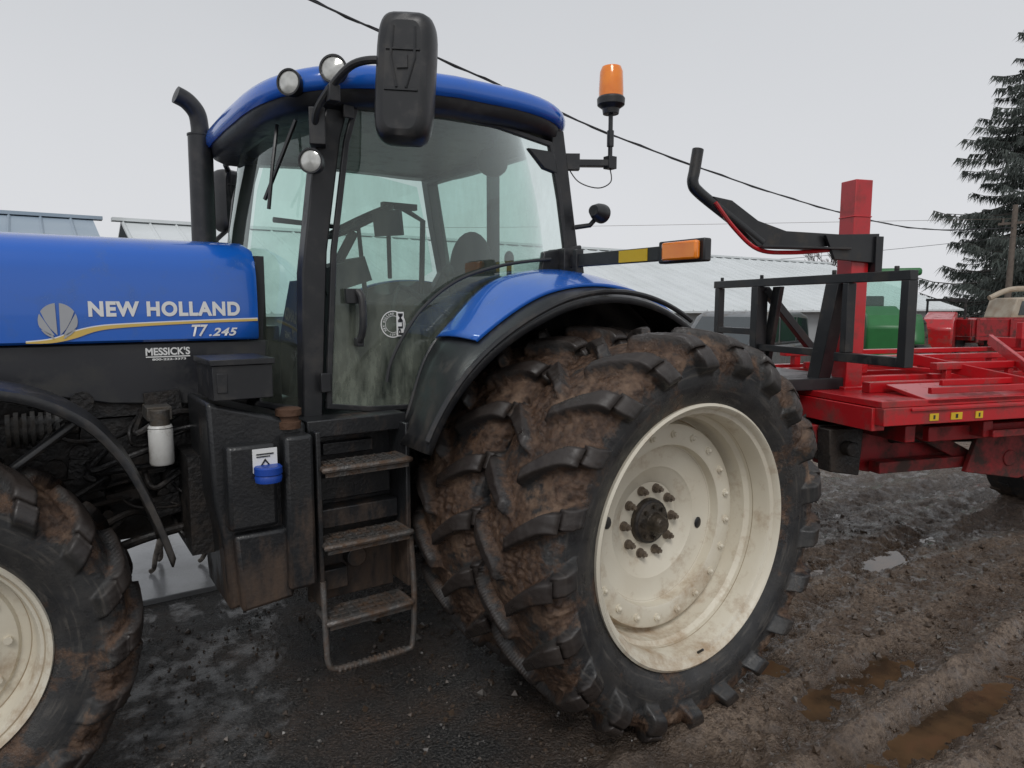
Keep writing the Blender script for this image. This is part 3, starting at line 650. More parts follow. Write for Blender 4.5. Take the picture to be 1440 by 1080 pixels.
def mirror(cx,cy,cz,ang,w=.23,h=.52,tilt=0):
    q=B(); R=Matrix.Rotation(rad(ang),3,'Z')@Matrix.Rotation(rad(tilt),3,'Y')
    def sec(y,s):
        out=[]
        for i in range(40):
            t=2*math.pi*i/40;c,d=math.cos(t),math.sin(t)
            out.append(Vector((w/2*s*abs(c)**.42*(1 if c>0 else -1),y,h/2*(1-(1-s)*w/h)*abs(d)**.42*(1 if d>0 else -1))))
        return out
    C=Vector((cx,cy,cz))
    rows=[sec(y,s) for y,s in((.055,.90),(.06,.97),(.04,1.0),(0,1.0),(-.04,.93),(-.062,.80),(-.068,.6))]
    rows=[[tuple(C+R@p) for p in r+[r[0]]] for r in rows]
    q.grid(rows); q.add(rows[-1][:-1],[tuple(range(40))]); q.add(rows[0][:-1],[tuple(range(40))],1)
    for z in(.10,-.06): q.tube([C+R@Vector((-.07,-.070,z)),C+R@Vector((.07,-.070,z))],.005,6)
    for s_ in(-1,1):
        q.tube([C+R@Vector((s_*.02,-.070,-.05)),C+R@Vector((s_*.05,-.071,.07)),C+R@Vector((s_*.045,-.068,.19))],.006,6)
    q.box(C+R@Vector((0,-.07,.05)),(.045,.012,.05),rot=(0,0,ang))
    return q
mirror(1.345,2.75,2.895,-38,.25,.53,4).obj('mirror',[M['black'],M['chrome']],cab,ang=40)
q=B(); q.tube(smooth_path([(1.08,3.12,2.72),(1.07,3.06,2.80),(1.12,2.98,2.90),(1.17,2.88,2.96),(1.25,2.80,2.97),(1.32,2.79,2.95)]),.017,10); q.box((1.09,3.12,2.74),(.07,.08,.16),rot=(0,0,-20)); q.box((1.12,3.0,2.86),(.05,.06,.07)); q.obj('mirror_arm',M['black'],cab,bevel=.004)
mirror(1.15,5.08,2.66,25,.20,.42).obj('mirror',[M['black'],M['chrome']],cab,ang=40)
q=B(); q.tube(smooth_path([(1.1,4.78,2.86),(1.1,4.95,2.88),(1.15,5.05,2.84)]),.017); q.obj('mirror_arm',M['black'],cab)
q=B(); q.tube(smooth_path([(1.05,4.78,2.3),(1.0,4.95,2.35),(1.1,5.05,2.45)]),.015); q.ell((1.0,4.95,2.33),(.05,.05,.06)); q.obj('mirror_arm',M['black'],cab)
q=B(); bx,by=2.79,3.06
q.lathe([(0,-.03),(.045,-.03),(.05,.0),(.078,.02),(.080,.055),(.072,.065)],28,(bx,by,3.07),axis='z')
q.cyl((bx,by,2.74),(bx,by,3.05),.013,10,m=0); q.cyl((bx,by,2.86),(bx,by,2.95),.020,10,m=0)
q.box((2.69,3.12,2.765),(.22,.06,.035),rot=(0,0,-32)); q.box((bx,by,2.77),(.06,.05,.07)); q.box((2.60,3.17,2.77),(.08,.05,.09),rot=(0,0,-32))
q.tube(smooth_path([(bx,by,2.74),(2.78,3.04,2.66),(2.70,3.06,2.62),(2.62,3.14,2.66),(2.58,3.2,2.76)]),.004,6)
be=q.obj('beacon_mount',M['black'],cab,bevel=.003)
q=B(); q.lathe([(.070,.065),(.070,.10),(.066,.20),(.055,.228),(0,.236)],28,(bx,by,3.07),axis='z'); q.obj('beacon_lens',M['amber'],be,label='amber warning beacon lens')
q=B(); q.b2(1.195,1.27,3.095,3.125,1.96,2.03); q.tube(smooth_path([(1.25,3.10,2.02),(1.262,3.075,1.98),(1.262,3.07,1.85),(1.25,3.09,1.78)]),.017,10); q.b2(1.235,1.27,3.08,3.125,1.76,1.80)
q.obj('door_handle',M['black'],cab,bevel=.006)
q=B(); q.tube(smooth_path([(1.395,3.11,1.58),(1.42,3.11,1.68),(1.50,3.11,1.82),(1.62,3.11,1.96),(1.82,3.11,2.09),(2.1,3.11,2.17),(2.40,3.11,2.21)]),.009,8); q.obj('grab_rail',M['int'],cab)
q=B(); q.tube(smooth_path([(1.45,3.22,1.75),(1.5,3.22,2.0),(1.56,3.24,2.04),(1.7,3.3,1.98),(1.85,3.3,1.9)]),.014,8); q.obj('grab_rail',M['int'],cab)
q=B(); q.lathe([(.066,0),(.061,-.0),],40,(1.445,YN-.017,1.86)); q.lathe([(.042,0),(.040,-.0)],40,(1.445,YN-.017,1.86))
for i,ch in enumerate('NEW HOLLAND CERTIFIED READY'):
    if ch==' ': continue
    a=rad(215-i*12.4); r=.0515
    me=tmesh(ch,-.0035,.0035,-.0055,.0055,YN-.0185,0,.03)
    me.transform(Matrix.Translation((1.445+r*math.cos(a),0,1.86+r*math.sin(a)))@Matrix.Rotation(-(a-math.pi/2),4,'Y'))
    q.add([v.co for v in me.vertices],[tuple(p.vertices) for p in me.polygons])
q.obj('round_sticker',M['white'],cab,smooth=False)
q=B(); q.b2(1.462,1.500,YN-.022,YN-.0175,1.80,1.92); q.obj('sticker_panel',M['white'],cab,smooth=False)
rm=Matrix.Translation((1.481,0,1.86))@Matrix.Rotation(rad(-90),4,'Y')@Matrix.Translation((-1.481,0,-1.86))
text('PLM',1.428,1.534,1.847,1.873,YN-.024,M['fblack'],cab,bold=.03,rot=rm)
# interior
q=B(); q.ell((2.32,3.85,2.20),(.07,.24,.22),20,12); q.ell((2.10,3.85,1.95),(.24,.25,.08),20,12); q.box((2.15,3.85,1.7),(.35,.35,.4)); q.obj('seat',M['seat'],cab)
q=B(); q.ell((2.22,3.55,2.10),(.2,.05,.04)); q.box((2.1,3.42,1.9),(.7,.22,.12)); q.box((1.9,3.38,1.97),(.25,.12,.07),rot=(0,-10,0)); q.cyl((2.35,3.45,1.95),(2.35,3.45,2.20),.015); q.ell((2.35,3.45,2.23),(.03,.03,.045)); q.cyl((1.95,3.42,2.0),(1.92,3.42,2.12),.02); q.ell((1.92,3.42,2.14),(.035,.03,.04)); q.box((2.0,3.5,1.65),(.8,.3,.4))
q.obj('armrest_console',M['int'],cab,bevel=.01)
q=B(); q.box((1.30,3.95,1.75),(.25,.35,.65),rot=(0,12,0)); q.box((1.45,3.95,2.12),(.28,.4,.14),rot=(0,-18,0)); q.tube([(1.42,3.95,2.1),(1.58,3.95,2.38)],.03)
k=B(); k.tube([(0.2*math.cos(t),.2*math.sin(t),0) for t in np.linspace(0,2*math.pi,33)],.018,8); k.tube([(-.2,0,0),(.2,0,0)],.012); k.tube([(0,-.2,0),(0,0,0)],.012); k.ell((0,0,0),(.05,.05,.02))
R=Matrix.Rotation(rad(-28),3,'Y'); q.add([Vector((1.60,3.90,2.44))+R@Vector(v) for v in k.v],k.f)
q.obj('steering_column',M['int'],cab,bevel=.0)
q=B(); q.box((1.55,3.4,2.38),(.03,.16,.13),rot=(0,-10,35)); q.tube([(1.56,3.42,2.35),(1.6,3.5,2.1)],.012); q.obj('cab_monitor',M['int'],cab)
q=B(); q.tube([(1.3,4.6,2.5),(1.9,4.66,2.48),(1.95,4.66,1.9)],.018); q.obj('inner_grab_rail',M['int'],cab)
q=B(); q.tube([(2.3,4.5,2.0),(2.32,4.5,2.55),(2.1,4.4,2.62)],.02); q.box((2.08,4.38,2.62),(.25,.05,.04)); q.obj('control_arm',M['int'],cab)
q=B(); q.ell((2.2,3.4,2.76),(.10,.06,.08)); q.cyl((2.2,3.4,2.8),(2.2,3.4,2.92),.01); q.obj('interior_mirror',M['int'],cab)
q=B(); q.b2(2.53,2.60,3.93,3.98,2.06,2.9); q.obj('rear_pillar',M['int'],cab)

# rear mudguard
def rin(a): return 1.235-.095*sst(105,128,a)-.12*sst(126,152,a)
def fend(cs,p0,p1,n,off=0,mirror=False):
    rows=[]
    for a in np.linspace(p0,p1,n):
        c,s_=math.cos(rad(a)),math.sin(rad(a)); row=[]
        ro=.05*sst(110,155,a); ri=rin(a)-1.235
        for y,r in cs:
            wgt=min(1,max(0,(y-2.56)/.54)); r=r+ro*(1-wgt)+ri*wgt+off; yy=(7.9-y) if mirror else y
            row.append((2.38+r*c,yy,.90+r*s_))
        rows.append(row)
    return rows
for mi in(False,True):
    q=B(); q.grid(fend([(2.56,1.065),(2.565,1.095),(2.60,1.115),(2.74,1.155),(2.95,1.21),(3.10,1.23),(3.12,1.2),(3.12,.85)],158,8,50,mirror=mi))
    q.grid(fend([(3.121,1.235),(3.121,.25)],158,8,40,mirror=mi))
    q.obj('mudguard_liner',M['guard'],TR,solid=.012,ang=50)
    q=B(); q.grid(fend([(2.70,1.150),(2.705,1.166),(2.75,1.180),(2.85,1.212),(2.95,1.235),(3.05,1.250),(3.10,1.245)],129,40,44,mirror=mi)); q.obj('mudguard',M['blue'],TR,solid=.01,ang=50,label='blue rear mudguard')
q=B(); rows=fend([(2.60,1.13),(2.74,1.17),(2.78,1.19)],155,60,40); q.tube([(r[0][0],2.56,r[0][2]-.01) for r in rows],.014,8); q.obj('mudguard_edge',M['guard'],TR)
q=B(); q.b2(2.50,2.53,2.36,3.14,2.165,2.235); q.b2(2.46,2.56,3.06,3.12,2.13,2.27); q.b2(2.49,2.54,2.99,3.03,2.12,2.26)
ma=q.obj('marker_arm',M['black'],TR,bevel=.004)
q=B(); q.b2(2.495,2.499,2.46,2.66,2.17,2.23); q.obj('reflector_strip',M['yellow'],ma,smooth=False,label='yellow reflective strip')
q=B(); q.b2(2.49,2.54,2.10,2.38,2.150,2.255); q.obj('marker_lamp_housing',M['black'],ma,bevel=.008)
q=B(); q.b2(2.455,2.49,2.12,2.33,2.160,2.245); q.obj('marker_lamp_lens',M['amber'],ma,bevel=.010,label='amber side marker lens')

# ---------------------------------------------------------------- bale machine (local coords)
BM=empty('bale_accumulator',(4.9,3.97,0),-18,label='long red steel hay bale accumulator trailer hitched behind the tractor',cat='farm implement')
K=dict(parent=BM,keep=False)
q=B()
q.b2(-.03,.03,-.06,0,1.45,2.099)
q.b2(-.03,.03,-2.03,.02,2.10,2.16)
q.b2(-.05,.05,-.62,-.54,1.45,2.099); q.prism([(-.62,1.45),(-.53,1.45),(-.66,2.098),(-.75,2.098)],.06,.10,plane='yz')
q.prism([(-1.32,1.35),(-1.20,1.35),(-1.36,2.098),(-1.48,2.098)],-.05,.05,plane='yz')
q.b2(-.028,.028,-1.35,-.62,1.60,1.65); q.b2(-.028,.028,-.54,-.061,1.72,1.77)
q.b2(-.035,.035,-2.03,-1.97,1.58,2.099); q.b2(-.035,.035,-1.97,-1.45,1.58,1.64); q.b2(-.035,.035,-1.55,-1.50,1.641,2.099)
q.bar((.03,-.6,2.08),(.6,-.6,1.5),.06,.06)
for y in(-.06,-.6,-1.38,-1.9): q.cyl((0,y,2.16),(0,y,2.19),.015,8)
q.b2(-.35,.25,-1.35,-.35,1.37,1.45); q.b2(-.3,-.05,-1.2,-.5,1.25,1.36); q.cyl((-.3,-.9,1.3),(.2,-.9,1.3),.06)
q.obj('backstop_frame',M['fblack'],bevel=.004,**K)
q=B()
q.b2(-.1,7.5,-1.95,0,1.33,1.37)
for y in(-.1,-.45,-.8,-1.15,-1.5): q.b2(.15,7.4,y-.09,y-.02,1.371,1.44)
q.prism([(-1.95,1.37),(-1.62,1.43),(-1.62,1.41),(-1.95,1.34)],.25,7.5,plane='yz')
q.b2(-.1,7.5,-1.97,-1.90,1.22,1.329); q.b2(-.12,-.02,-1.9,0,1.18,1.325); q.b2(-.1,7.5,-.07,0,1.18,1.329)
for x in(.8,1.8,2.8,4,5.2,6.4): q.b2(x,x+.08,-1.9,-.07,1.23,1.328)
q.b2(.3,7.4,-1.93,-1.90,1.40,1.44)
q.b2(.1,7.4,-1.985,-1.975,1.305,1.325)
dk=q.obj('deck',M['red'],bevel=.004,**K)
q=B()
for y,zt in((-.25,1.56),(-1.0,1.57)):
    q.b2(.5,7.5,y-.04,y+.04,zt-.04,zt)
    for x in(.6,1.2,1.9,2.5,3.2,4.6,6): q.b2(x,x+.06,y-.03,y+.03,1.44,zt-.041)
q.b2(.9,7.4,-1.42,-1.36,1.49,1.54); q.b2(.4,7.4,-.66,-.63,1.45,1.50); q.b2(.6,7.4,-1.74,-1.71,1.42,1.46)
for x in(1.0,1.6,2.2,3.4): q.b2(x,x+.05,-1.41,-1.37,1.40,1.49)
for x in(1.0,1.75,2.6,3.6): q.b2(x,x+.05,-1.36,-.30,1.455,1.485)
q.b2(2.75,4.6,-.62,-.56,1.57,1.80); q.b2(2.75,2.80,-1.0,-.3,1.57,1.66)
q.bar((1.05,-1.0,1.55),(1.25,-1.85,1.42),.03,.08); q.bar((1.9,-1.0,1.68),(1.45,-1.8,1.42),.03,.08)
q.obj('guide_rail',M['red'],bevel=.004,**K)
q=B()
q.b2(0,7.3,-1.30,-1.18,.95,1.14); q.b2(0,7.3,-.55,-.43,.85,1.14)
q.prism([(-.05,.86),(.35,.78),(1.1,.90),(1.1,1.14),(-.15,1.14)],-1.42,-1.32); q.prism([(.2,.80),(1.8,.66),(1.8,.74),(.2,.95)],-1.1,-1.04)
q.bar((.4,-1.5,1.2),(1.3,-1.5,.78),.05,.10); q.bar((1.3,-1.5,.78),(2.3,-1.5,1.2),.05,.10); q.b2(.3,3.2,-1.56,-1.46,.80,.88); q.b2(.5,3.2,-1.75,-1.70,1.05,1.15)
q.prism([(1.0,.78),(1.5,.70),(1.9,.78),(1.8,1.05),(1.1,1.05)],-1.62,-1.58); q.b2(.9,3.2,-1.88,-1.84,1.08,1.13); q.cyl((1.4,-1.63,.86),(1.4,-1.58,.86),.06)
for x in(.2,.85,1.5,2.2,3,4.5,6.5): q.b2(x,x+.08,-1.85,-.1,1.08,1.19)
q.bar((0,-.9,.85),(-1.33,-.46,.58),.14,.14); q.box((-1.2,-.5,.6),(.3,.12,.08))
q.b2(3.4,3.55,-1.95,0,.42,.54); q.b2(3.4,3.55,-1.3,-1.18,.5,.96); q.b2(3.4,3.55,-.55,-.43,.5,.86)
q.obj('chassis',M['redlow'],bevel=.006,**K)
for i in range(8):
    y=-.4-i*.13; q=B(); q.tube(smooth_path([(-.1,y,1.2),(-.35,y+.05,1.05),(-.8,y*.6,.85),(-1.5,-.4,.9)]),.012,6); q.obj('hydraulic_hose',M['fblack'],**K)
q=B(); q.prism([(-.10,.84),(.14,.80),(.16,1.13),(-.12,1.13)],-1.55,-1.43); q.b2(-.1,.14,-1.43,-.6,.9,1.14); q.cyl((.02,-1.55,1.0),(.02,-1.62,1.0),.05)
q.obj('gearbox',M['engine'],bevel=.008,**K)
q=B(); q.cyl((.5,-1.45,1.02),(2.2,-1.45,.95),.035); q.cyl((2.2,-1.45,.95),(2.8,-1.45,.93),.018,m=1); q.obj('hydraulic_cylinder',[M['fblack'],M['chrome']],**K)
for x,l in((.25,.07),(.42,.09),(.62,.06),(1.45,.10)):
    q=B(); q.b2(x,x+l,-1.975,-1.971,1.240,1.285); q.b2(x+l*.4,x+l*.6,-1.977,-1.9755,1.25,1.275,m=1); q.obj('warning_decal',[M['yellow'],M['fblack']],smooth=False,**K)
q=B(); q.b2(.15,.29,-1.37,-1.23,1.37,2.80); q.b2(.12,.32,-1.40,-1.20,1.36,1.39); q.b2(.145,.295,-1.375,-1.225,2.55,2.56)
q.obj('mast',M['red'],bevel=.006,**K)
q=B()
q.prism([(-.10,2.42),(.34,2.44),(.34,2.24),(-.02,2.26)],-1.40,-1.375)
q.prism([(.30,2.42),(.36,2.42),(.36,2.18),(.30,2.18)],-1.42,-1.18)
q.prism([(.10,2.36),(-.30,2.33),(-.60,2.34),(-.94,2.64),(-.80,2.62),(-.60,2.50),(-.38,2.44),(.10,2.43)],-1.36,-1.33)
q.b2(-.60,.1,-1.42,-1.30,2.325,2.34)
q.tube(smooth_path([(-.55,-1.33,2.36),(-.80,-1.33,2.52),(-1.02,-1.33,2.66),(-1.07,-1.33,2.72),(-1.06,-1.33,2.80),(-1.04,-1.33,2.93)]),.036,12)
arm=q.obj('swing_arm',M['fblack'],bevel=.003,**K)
q=B(); q.tube(smooth_path([(-.02,-1.37,2.325),(-.35,-1.37,2.30),(-.60,-1.37,2.315),(-.78,-1.37,2.44),(-.93,-1.37,2.60)]),.014,8); q.obj('red_edge_strip',M['red'],arm,keep=False)
def swheel(x,y,p,r=.38,w=.26,mr=None,keep=False):
    q=B(); q.lathe([(r*.55,-w/2),(r*.8,-w/2*1.05),(r*.96,-w/2*.9),(r,-w/2*.6),(r,w/2*.6),(r*.96,w/2*.9),(r*.8,w/2*1.05),(r*.55,w/2)],40,(x,y,r)); 
    for i in range(24):
        a=2*math.pi*i/24; q.box((x+r*math.sin(a),y+(w*.22 if i%2 else -w*.22),r+r*math.cos(a)),(.03*r/.38,w*.45,.02),rot=(0,math.degrees(a),0))
    o=q.obj('wheel',M['rub'],p,keep=keep)
    q=B(); q.lathe([(r*.56,-w/2),(r*.52,-w/2*.9),(r*.48,-w*.2),(r*.2,-w*.25),(0,-w*.3)],32,(x,y,r)); q.lathe([(r*.56,w/2),(r*.48,w*.2),(0,w*.2)],32,(x,y,r)); q.obj('rim',mr or M['red'],o,keep=False)
for y in(-1.0,-.2): swheel(3.47,y,BM)

# ---------------------------------------------------------------- barns
def barn(name,x0,x1,y0,y1,ze,zr,rm,label,rib=.6):
    E=empty(name,((x0+x1)/2,(y0+y1)/2,0),label=label,cat='barn')
    q=B(); ym=(y0+y1)/2; q.prism([(y0,0),(y1,0),(y1,ze),(ym,zr-.12),(y0,ze)],x0+.3,x1-.3,plane='yz'); q.obj('wall',M['wall'],E,smooth=False)
    q=B()
    for ya,yb in((y0-.4,ym),(y1+.4,ym)):
        za=ze-.1
        q.add([(x0,ya,za),(x1,ya,za),(x1,yb,zr),(x0,yb,zr),(x0,ya,za-.06),(x1,ya,za-.06),(x1,yb,zr-.06),(x0,yb,zr-.06)],[(0,1,2,3),(4,5,6,7),(0,1,5,4),(1,2,6,5),(3,0,4,7)])
        x=x0
        while x<x1:
            q.add([(x,ya,za+.002),(x+.08,ya,za+.002),(x+.04,ya,za+.05),(x,yb,zr+.002),(x+.08,yb,zr+.002),(x+.04,yb,zr+.05)],[(0,2,5,3),(2,1,4,5),(0,1,2)]); x+=rib
    q.bar((x0-.2,ym,zr+.03),(x1+.2,ym,zr+.03),.35,.08)
    q.obj('roof',rm,E,smooth=False)
    x=x0+2
    while x<x1-3:
        q=B(); q.b2(x,x+1.4,y0-.03,y0+.02,.5,ze-.6); q.obj('window',M['winddark'],E,smooth=False); x+=4
barn('barn',-16,1.3,15,25,2.5,4.05,M['roofb'],'long low barn with blue-grey ribbed metal roof')
barn('barn',1.9,33,14,26,1.9,4.05,M['roofw'],'long low barn with pale white ribbed metal roof')

# ---------------------------------------------------------------- wires, pole
q=B(); P=smooth_path([(-8,11.5,9.6),(0,12.1,7.9),(4.4,12.4,7.2),(7.27,12.6,6.75),(12.84,12.98,5.96),(21.7,13.6,5.24),(30.3,14.2,5.08),(40.9,14.9,5.86)],6)
q.tube(P,.022,6); q.tube([p+Vector((0,.03*math.sin(i*1.3),.03*math.cos(i*1.3))) for i,p in enumerate(smooth_path(P,2))],.012,5); o=q.obj('power_cable',M['wire']); tag(o,'black twisted overhead cable sagging to a wooden pole','cable')
q=B(); q.tube(smooth_path([(12,38,6.5),(20,34,6.3),(40.9,14.9,6.3)],8),.010,5); o=q.obj('power_cable',M['wood']); tag(o,'thin overhead wire running to a wooden pole','cable')
q=B(); q.tube(smooth_path([(20,30,4.0),(30,22,4.2),(40.9,14.9,5.4)],8),.012,5); o=q.obj('power_cable',M['wire']); tag(o,'thin overhead wire running to a wooden pole','cable')
PO=empty('utility_pole',(40.9,14.9,0),label='weathered wooden utility pole with cables attached',cat='utility pole')
q=B(); q.tube([(0,0,0),(.1,0,7)],[.17,.12],12); q.obj('pole',M['wood'],PO,keep=False)
q=B(); q.box((.1,0,6.1),(.12,1.4,.12)); q.cyl((.1,-.5,6.15),(.1,-.5,6.35),.05,8); q.cyl((.1,.5,6.15),(.1,.5,6.35),.05,8); q.obj('crossarm',M['wood'],PO,keep=False)

# ---------------------------------------------------------------- conifers
fol=mat('spruce_needles',(.055,.070,.062),.8,0,(.11,.125,.115),1.2,.9)  # needle colour greyed and lightened to carry distance haze
def conifer(loc,H,Wd,seed,label,nb=150,bare=.05,dens=1.):
    r=random.Random(seed); E=empty('spruce_tree',loc,label=label,cat='tree')
    q=B(); q.tube([(0,0,0),(.05,0,H*.5),(0,0,H)],[H*.018,H*.011,.02],8); q.obj('trunk',M['bark'],E,keep=False)
    V=[];F=[]
    bq=B()
    for i in range(nb):
        t=(i+r.random())/nb; z=H*(bare+(1-bare)*t**.92); Lb=Wd*(1-t)**.70*r.uniform(.55,1.15)+.2
        a=r.uniform(0,6.283); d=Vector((math.cos(a),math.sin(a),0)); side=Vector((-d.y,d.x,0))
        droop=r.uniform(.22,.5)
        pts=[]
        for k in range(7):
            s=k/6; pts.append(Vector((0,0,z))+d*Lb*s+Vector((0,0,Lb*(-droop*s+.25*s*s*s+.05))))
        bq.tube(pts,[.05*(1-.8*k/6)*Lb/Wd+.008 for k in range(7)],4)
        nt_=int((120*Lb/Wd+14)*dens)
        for j in range(nt_):
            s=r.uniform(.12,1)**.8; k=min(5,int(s*6)); p=pts[k].lerp(pts[k+1],s*6-k)
            sd=r.uniform(-1,1)*Lb*.22*(1.1-s*.8); p=p+side*sd+Vector((0,0,-abs(sd)*.3))
            ln=r.uniform(.2,.8)*(.45+.55*Lb/Wd); w_=r.uniform(.02,.06)
            dr=(Vector((0,0,-1))*r.uniform(.5,1.3)+d*r.uniform(0,.8)+side*r.uniform(-.5,.5)).normalized()
            sdv=dr.cross(Vector((r.uniform(-1,1),r.uniform(-1,1),r.uniform(-1,1)))).normalized()
            o=len(V); V+=[p-sdv*w_,p+sdv*w_,p+dr*ln]; F.append((o,o+1,o+2))
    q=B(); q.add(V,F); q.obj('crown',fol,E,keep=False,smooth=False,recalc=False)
    bq.obj('limb',M['bark'],E,keep=False)
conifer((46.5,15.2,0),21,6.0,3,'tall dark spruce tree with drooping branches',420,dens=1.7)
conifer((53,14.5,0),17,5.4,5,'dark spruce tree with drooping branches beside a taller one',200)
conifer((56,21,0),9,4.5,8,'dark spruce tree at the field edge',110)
def bare(loc,H,seed,label):
    r=random.Random(seed); q=B()
    E=empty('bare_tree',loc,label=label,cat='tree'); tw=B()
    def br(p,d,l,rd,dep):
        e=p+d*l; (q if dep>3 else tw).tube([p,p.lerp(e,.5)+Vector((r.uniform(-1,1),r.uniform(-1,1),0))*l*.06,e],[rd,rd*.8,rd*.6],5)
        if dep==0: return
        for i in range(3):
            nd_=(d+Vector((r.uniform(-1,1),r.uniform(-1,1),r.uniform(-.2,.7)))*.65).normalized(); br(e,nd_,l*r.uniform(.6,.82),rd*.6,dep-1)
    br(Vector((0,0,0)),Vector((0,0,1)),H*.26,H*.022,6)
    q.obj('trunk',M['bark'],E,keep=False); tw.obj('crown',M['bark'],E,keep=False)
bare((47,28.8,0),8.2,4,'small bare round tree beyond the barn')

# ---------------------------------------------------------------- vehicles behind
def car(loc,rz,label):
    E=empty('parked_car',loc,rz,label=label,cat='car'); K=dict(parent=E,keep=False)
    q=B(); q.prism([(-2.3,.4),(-2.35,.85),(-2.2,1.02),(-1.2,1.12),(2.25,1.12),(2.35,.9),(2.3,.4)],-.9,.9); q.obj('body',M['carp'],bevel=.05,**K)
    q=B(); q.prism([(-1.2,1.12),(-.5,1.72),(-.2,1.82),(1.5,1.82),(2.0,1.72),(2.2,1.12)],-.78,.78); q.obj('cabin',M['carp'],bevel=.06,**K)
    for y in(-.79,.785):
        for a in([(-.95,1.18),(-.42,1.66),(.2,1.70),(.2,1.18)],[(.28,1.18),(.28,1.70),(1.2,1.70),(1.2,1.18)],[(1.28,1.18),(1.28,1.70),(1.85,1.66),(2.05,1.18)]):
            q=B(); q.prism(a,y,y+.005); q.obj('window',M['winddark'],smooth=False,**K)
    q=B(); q.add([(-1.16,-.68,1.18),(-1.16,.68,1.18),(-.53,.62,1.72),(-.53,-.62,1.72)],[(0,1,2,3)]); q.obj('windscreen',M['winddark'],smooth=False,**K)
    for x in(-1.5,1.45):
        for y in(-.8,.8): swheel(x,y,E,.36,.22,M['silver'])
car((12.6,9.6,0),14,'grey estate car parked by the white barn')
def farm_tractor(loc,rz,paint,rimc,label,cabin=True,s=1.):
    E=empty('parked_tractor',loc,rz,label=label,cat='tractor'); E.scale=(s,s,s); K=dict(parent=E,keep=False)
    q=B(); q.prism([(-2.2,.8),(-2.25,1.5),(-2.0,1.75),(-.4,1.95),(-.4,.8)],-.38,.38); q.b2(-.4,1.6,-.35,.35,.6,1.2); q.obj('hood',paint,bevel=.05,**K)
    if cabin:
        q=B()
        for y in(-.75,.69):
            for x in(-.4,1.1): q.b2(x,x+.06,y,y+.06,1.2,2.65)
            q.b2(-.34,1.1,y,y+.06,1.1,1.3)
        q.b2(-.4,1.2,-.72,.72,1.1,1.2); c=q.obj('cab',M['fblack'],bevel=.01,**K)
        q=B(); q.b2(-.55,1.3,-.85,.85,2.65,2.83); q.obj('roof',paint,bevel=.06,**K)
        for a in((-.385,-.375,-.69,.69,1.25,2.6),(-.33,1.09,-.72,-.715,1.3,2.62),(-.33,1.09,.72,.725,1.3,2.62)):
            q=B(); q.b2(*a); q.obj('window',M['glass2'],smooth=False,**K)
        q=B(); q.box((.7,0,1.55),(.5,.5,.2)); q.box((.95,0,1.9),(.12,.48,.6),rot=(0,8,0)); q.tube([(0,0,1.2),(.1,0,1.7)],.04); q.obj('seat',M['seat'],bevel=.05,**K)
    else:
        q=B(); q.box((.6,0,1.45),(.5,.5,.15)); q.box((.85,0,1.7),(.1,.45,.45)); q.obj('seat',M['seat'],bevel=.04,**K)
        q=B(); q.bar((.9,-.5,1.1),(.9,-.5,2.3),.06,.08); q.bar((.9,.5,1.1),(.9,.5,2.3),.06,.08); q.bar((.9,-.55,2.3),(.9,.55,2.3),.06,.08); q.obj('roll_bar',M['fblack'],**K)
    for y in(-1.05,.6):
        q=B(); rows=[]
        for a in np.linspace(170,20,16): rows.append([(.8+.92*math.cos(rad(a)),y,.82+.92*math.sin(rad(a))),(.8+.92*math.cos(rad(a)),y+.45,.82+.92*math.sin(rad(a)))])
        q.grid(rows); q.obj('mudguard',paint,solid=.02,**K)
    for y in(-.95,.95): swheel(.8,y,E,.82,.42,rimc)
    for y in(-.8,.8): swheel(-1.6,y,E,.55,.32,rimc)
farm_tractor((17.0,8.95,0),33,M['green'],M['yellow'],'green cab tractor with yellow wheels parked behind the machinery')
farm_tractor((20.6,9.0,0),20,M['red'],M['hayw'],'red open-station tractor parked among the implements',False,.92)
E=empty('farm_wagon',(22.5,8.2,0),-20,label='red flat-sided farm wagon parked behind the accumulator',cat='wagon'); K=dict(parent=E,keep=False)
q=B(); q.b2(-2.4,2.4,-1.1,1.1,1.05,1.15); q.b2(-2.4,2.4,-1.12,-1.08,1.16,1.6); q.b2(-2.4,2.4,1.08,1.12,1.16,1.6); q.b2(-2.44,-2.40,-1.1,1.1,1.16,1.6); [q.b2(x,x+.08,-1.17,-1.125,1.0,1.62) for x in(-2.3,-1.2,0,1.2,2.2)]; q.obj('body',M['redlow'],bevel=.01,**K)
q=B(); q.b2(-2,2,-.3,.3,.6,1.04); q.bar((-2,0,.7),(-3.8,0,.5),.1,.1); q.obj('chassis',M['fblack'],bevel=.01,**K)
for x in(-1.7,1.7):
    for y in(-1,1): swheel(x,y,E,.42,.25,M['hayw'])
E=empty('forage_harvester',(27.5,9.4,0),-30,label='old faded cream and rust forage harvester with chute',cat='farm machine'); K=dict(parent=E,keep=False)
q=B(); q.prism([(-1.8,.6),(-1.9,1.2),(-1.0,1.55),(1.4,1.6),(1.8,1.1),(1.7,.6)],-.8,.8); q.prism([(-1.1,1.55),(-.9,2.2),(.3,2.25),(.4,1.58)],-.6,.6); q.obj('body',M['hayw'],bevel=.04,**K)
q=B(); q.tube(smooth_path([(1.0,0,1.5),(1.1,0,2.1),(.7,0,2.45),(-.6,0,2.5),(-1.4,0,2.2)]),.09,10); q.obj('discharge_chute',M['hayw'],**K)
q=B(); q.prism([(-.85,1.65),(-.75,2.1),(.2,2.15),(.25,1.65)],-.615,-.605); q.obj('window',M['winddark'],smooth=False,**K)
for x in(-1.2,1.2):
    for y in(-.85,.85): swheel(x,y,E,.5,.3,M['hayw'])
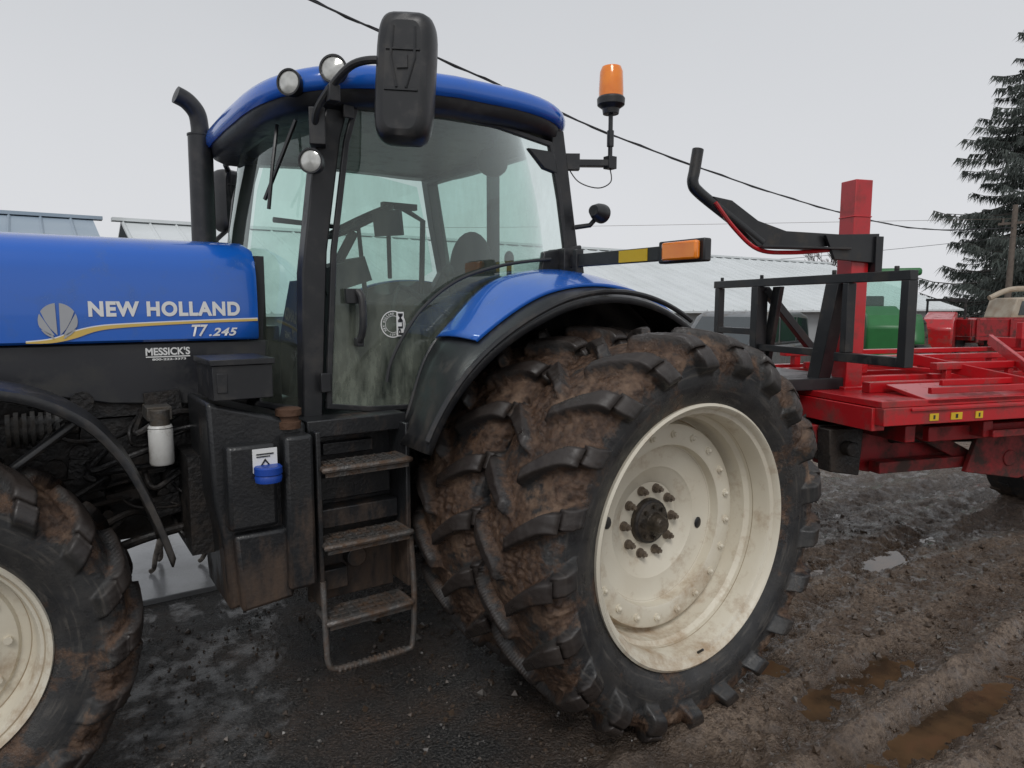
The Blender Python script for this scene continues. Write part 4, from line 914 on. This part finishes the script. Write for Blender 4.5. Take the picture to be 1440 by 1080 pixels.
for i in range(7):
    q=B(); q.tube([(0,0,0),(0,0,1.35)],[.07,.06],8); o=q.obj('fence_post',M['wood']); o.location=(30+i*2.2,12.4-i*.9,0); tag(o,'weathered round wooden fence post at the yard edge','fence post','fence posts along the yard')

# ---------------------------------------------------------------- dog
dm=mat('speckled_dog_coat',(.34,.30,.26),.8,0,(.04,.03,.025),22,1.0)
S=[((1.00,5.52,.50),.085,-1),((.82,5.52,.52),.09,0),((.64,5.52,.49),.105,1),((.52,5.52,.58),.06,2),((.42,5.52,.67),.062,3),((.34,5.52,.665),.045,4),((.25,5.52,.645),.028,5),
 ((.63,5.45,.38),.045,2),((.65,5.43,.28),.03,7),((.60,5.41,.15),.02,8),((.585,5.40,.065),.018,9),((.55,5.40,.05),.02,10),
 ((.62,5.60,.38),.045,2),((.66,5.61,.28),.03,12),((.66,5.61,.15),.02,13),((.66,5.61,.065),.018,14),((.63,5.61,.05),.02,15),
 ((.99,5.46,.40),.06,0),((.90,5.44,.29),.036,17),((.97,5.43,.17),.022,18),((.91,5.42,.065),.018,19),((.88,5.42,.05),.02,20),
 ((1.01,5.60,.40),.06,0),((.97,5.63,.29),.036,22),((1.12,5.66,.18),.022,23),((1.09,5.67,.065),.018,24),((1.05,5.67,.05),.02,25),
 ((1.10,5.52,.54),.022,0),((1.22,5.52,.60),.014,27),((1.32,5.52,.68),.008,28)]
me=bpy.data.meshes.new('dog'); me.from_pydata([s[0] for s in S],[(i,s[2]) for i,s in enumerate(S) if s[2]>=0],[]); 
dog=bpy.data.objects.new('dog',me); COL.objects.link(dog); me.materials.append(dm)
sk=dog.modifiers.new('s','SKIN'); 
for i,s in enumerate(S): me.skin_vertices[0].data[i].radius=(s[1],s[1])
me.skin_vertices[0].data[0].use_root=True
sb=dog.modifiers.new('u','SUBSURF'); sb.levels=2; sb.render_levels=2
tag(dog,'speckled short-haired dog walking on wet concrete behind the tractor','dog')
for y in(5.475,5.565):
    q=B(); q.ell((.45,y,.665),(.022,.012,.05),10,8,rot=(15 if y<5.5 else -15,0,0)); q.obj('ear',M['seat'],dog,keep=False)
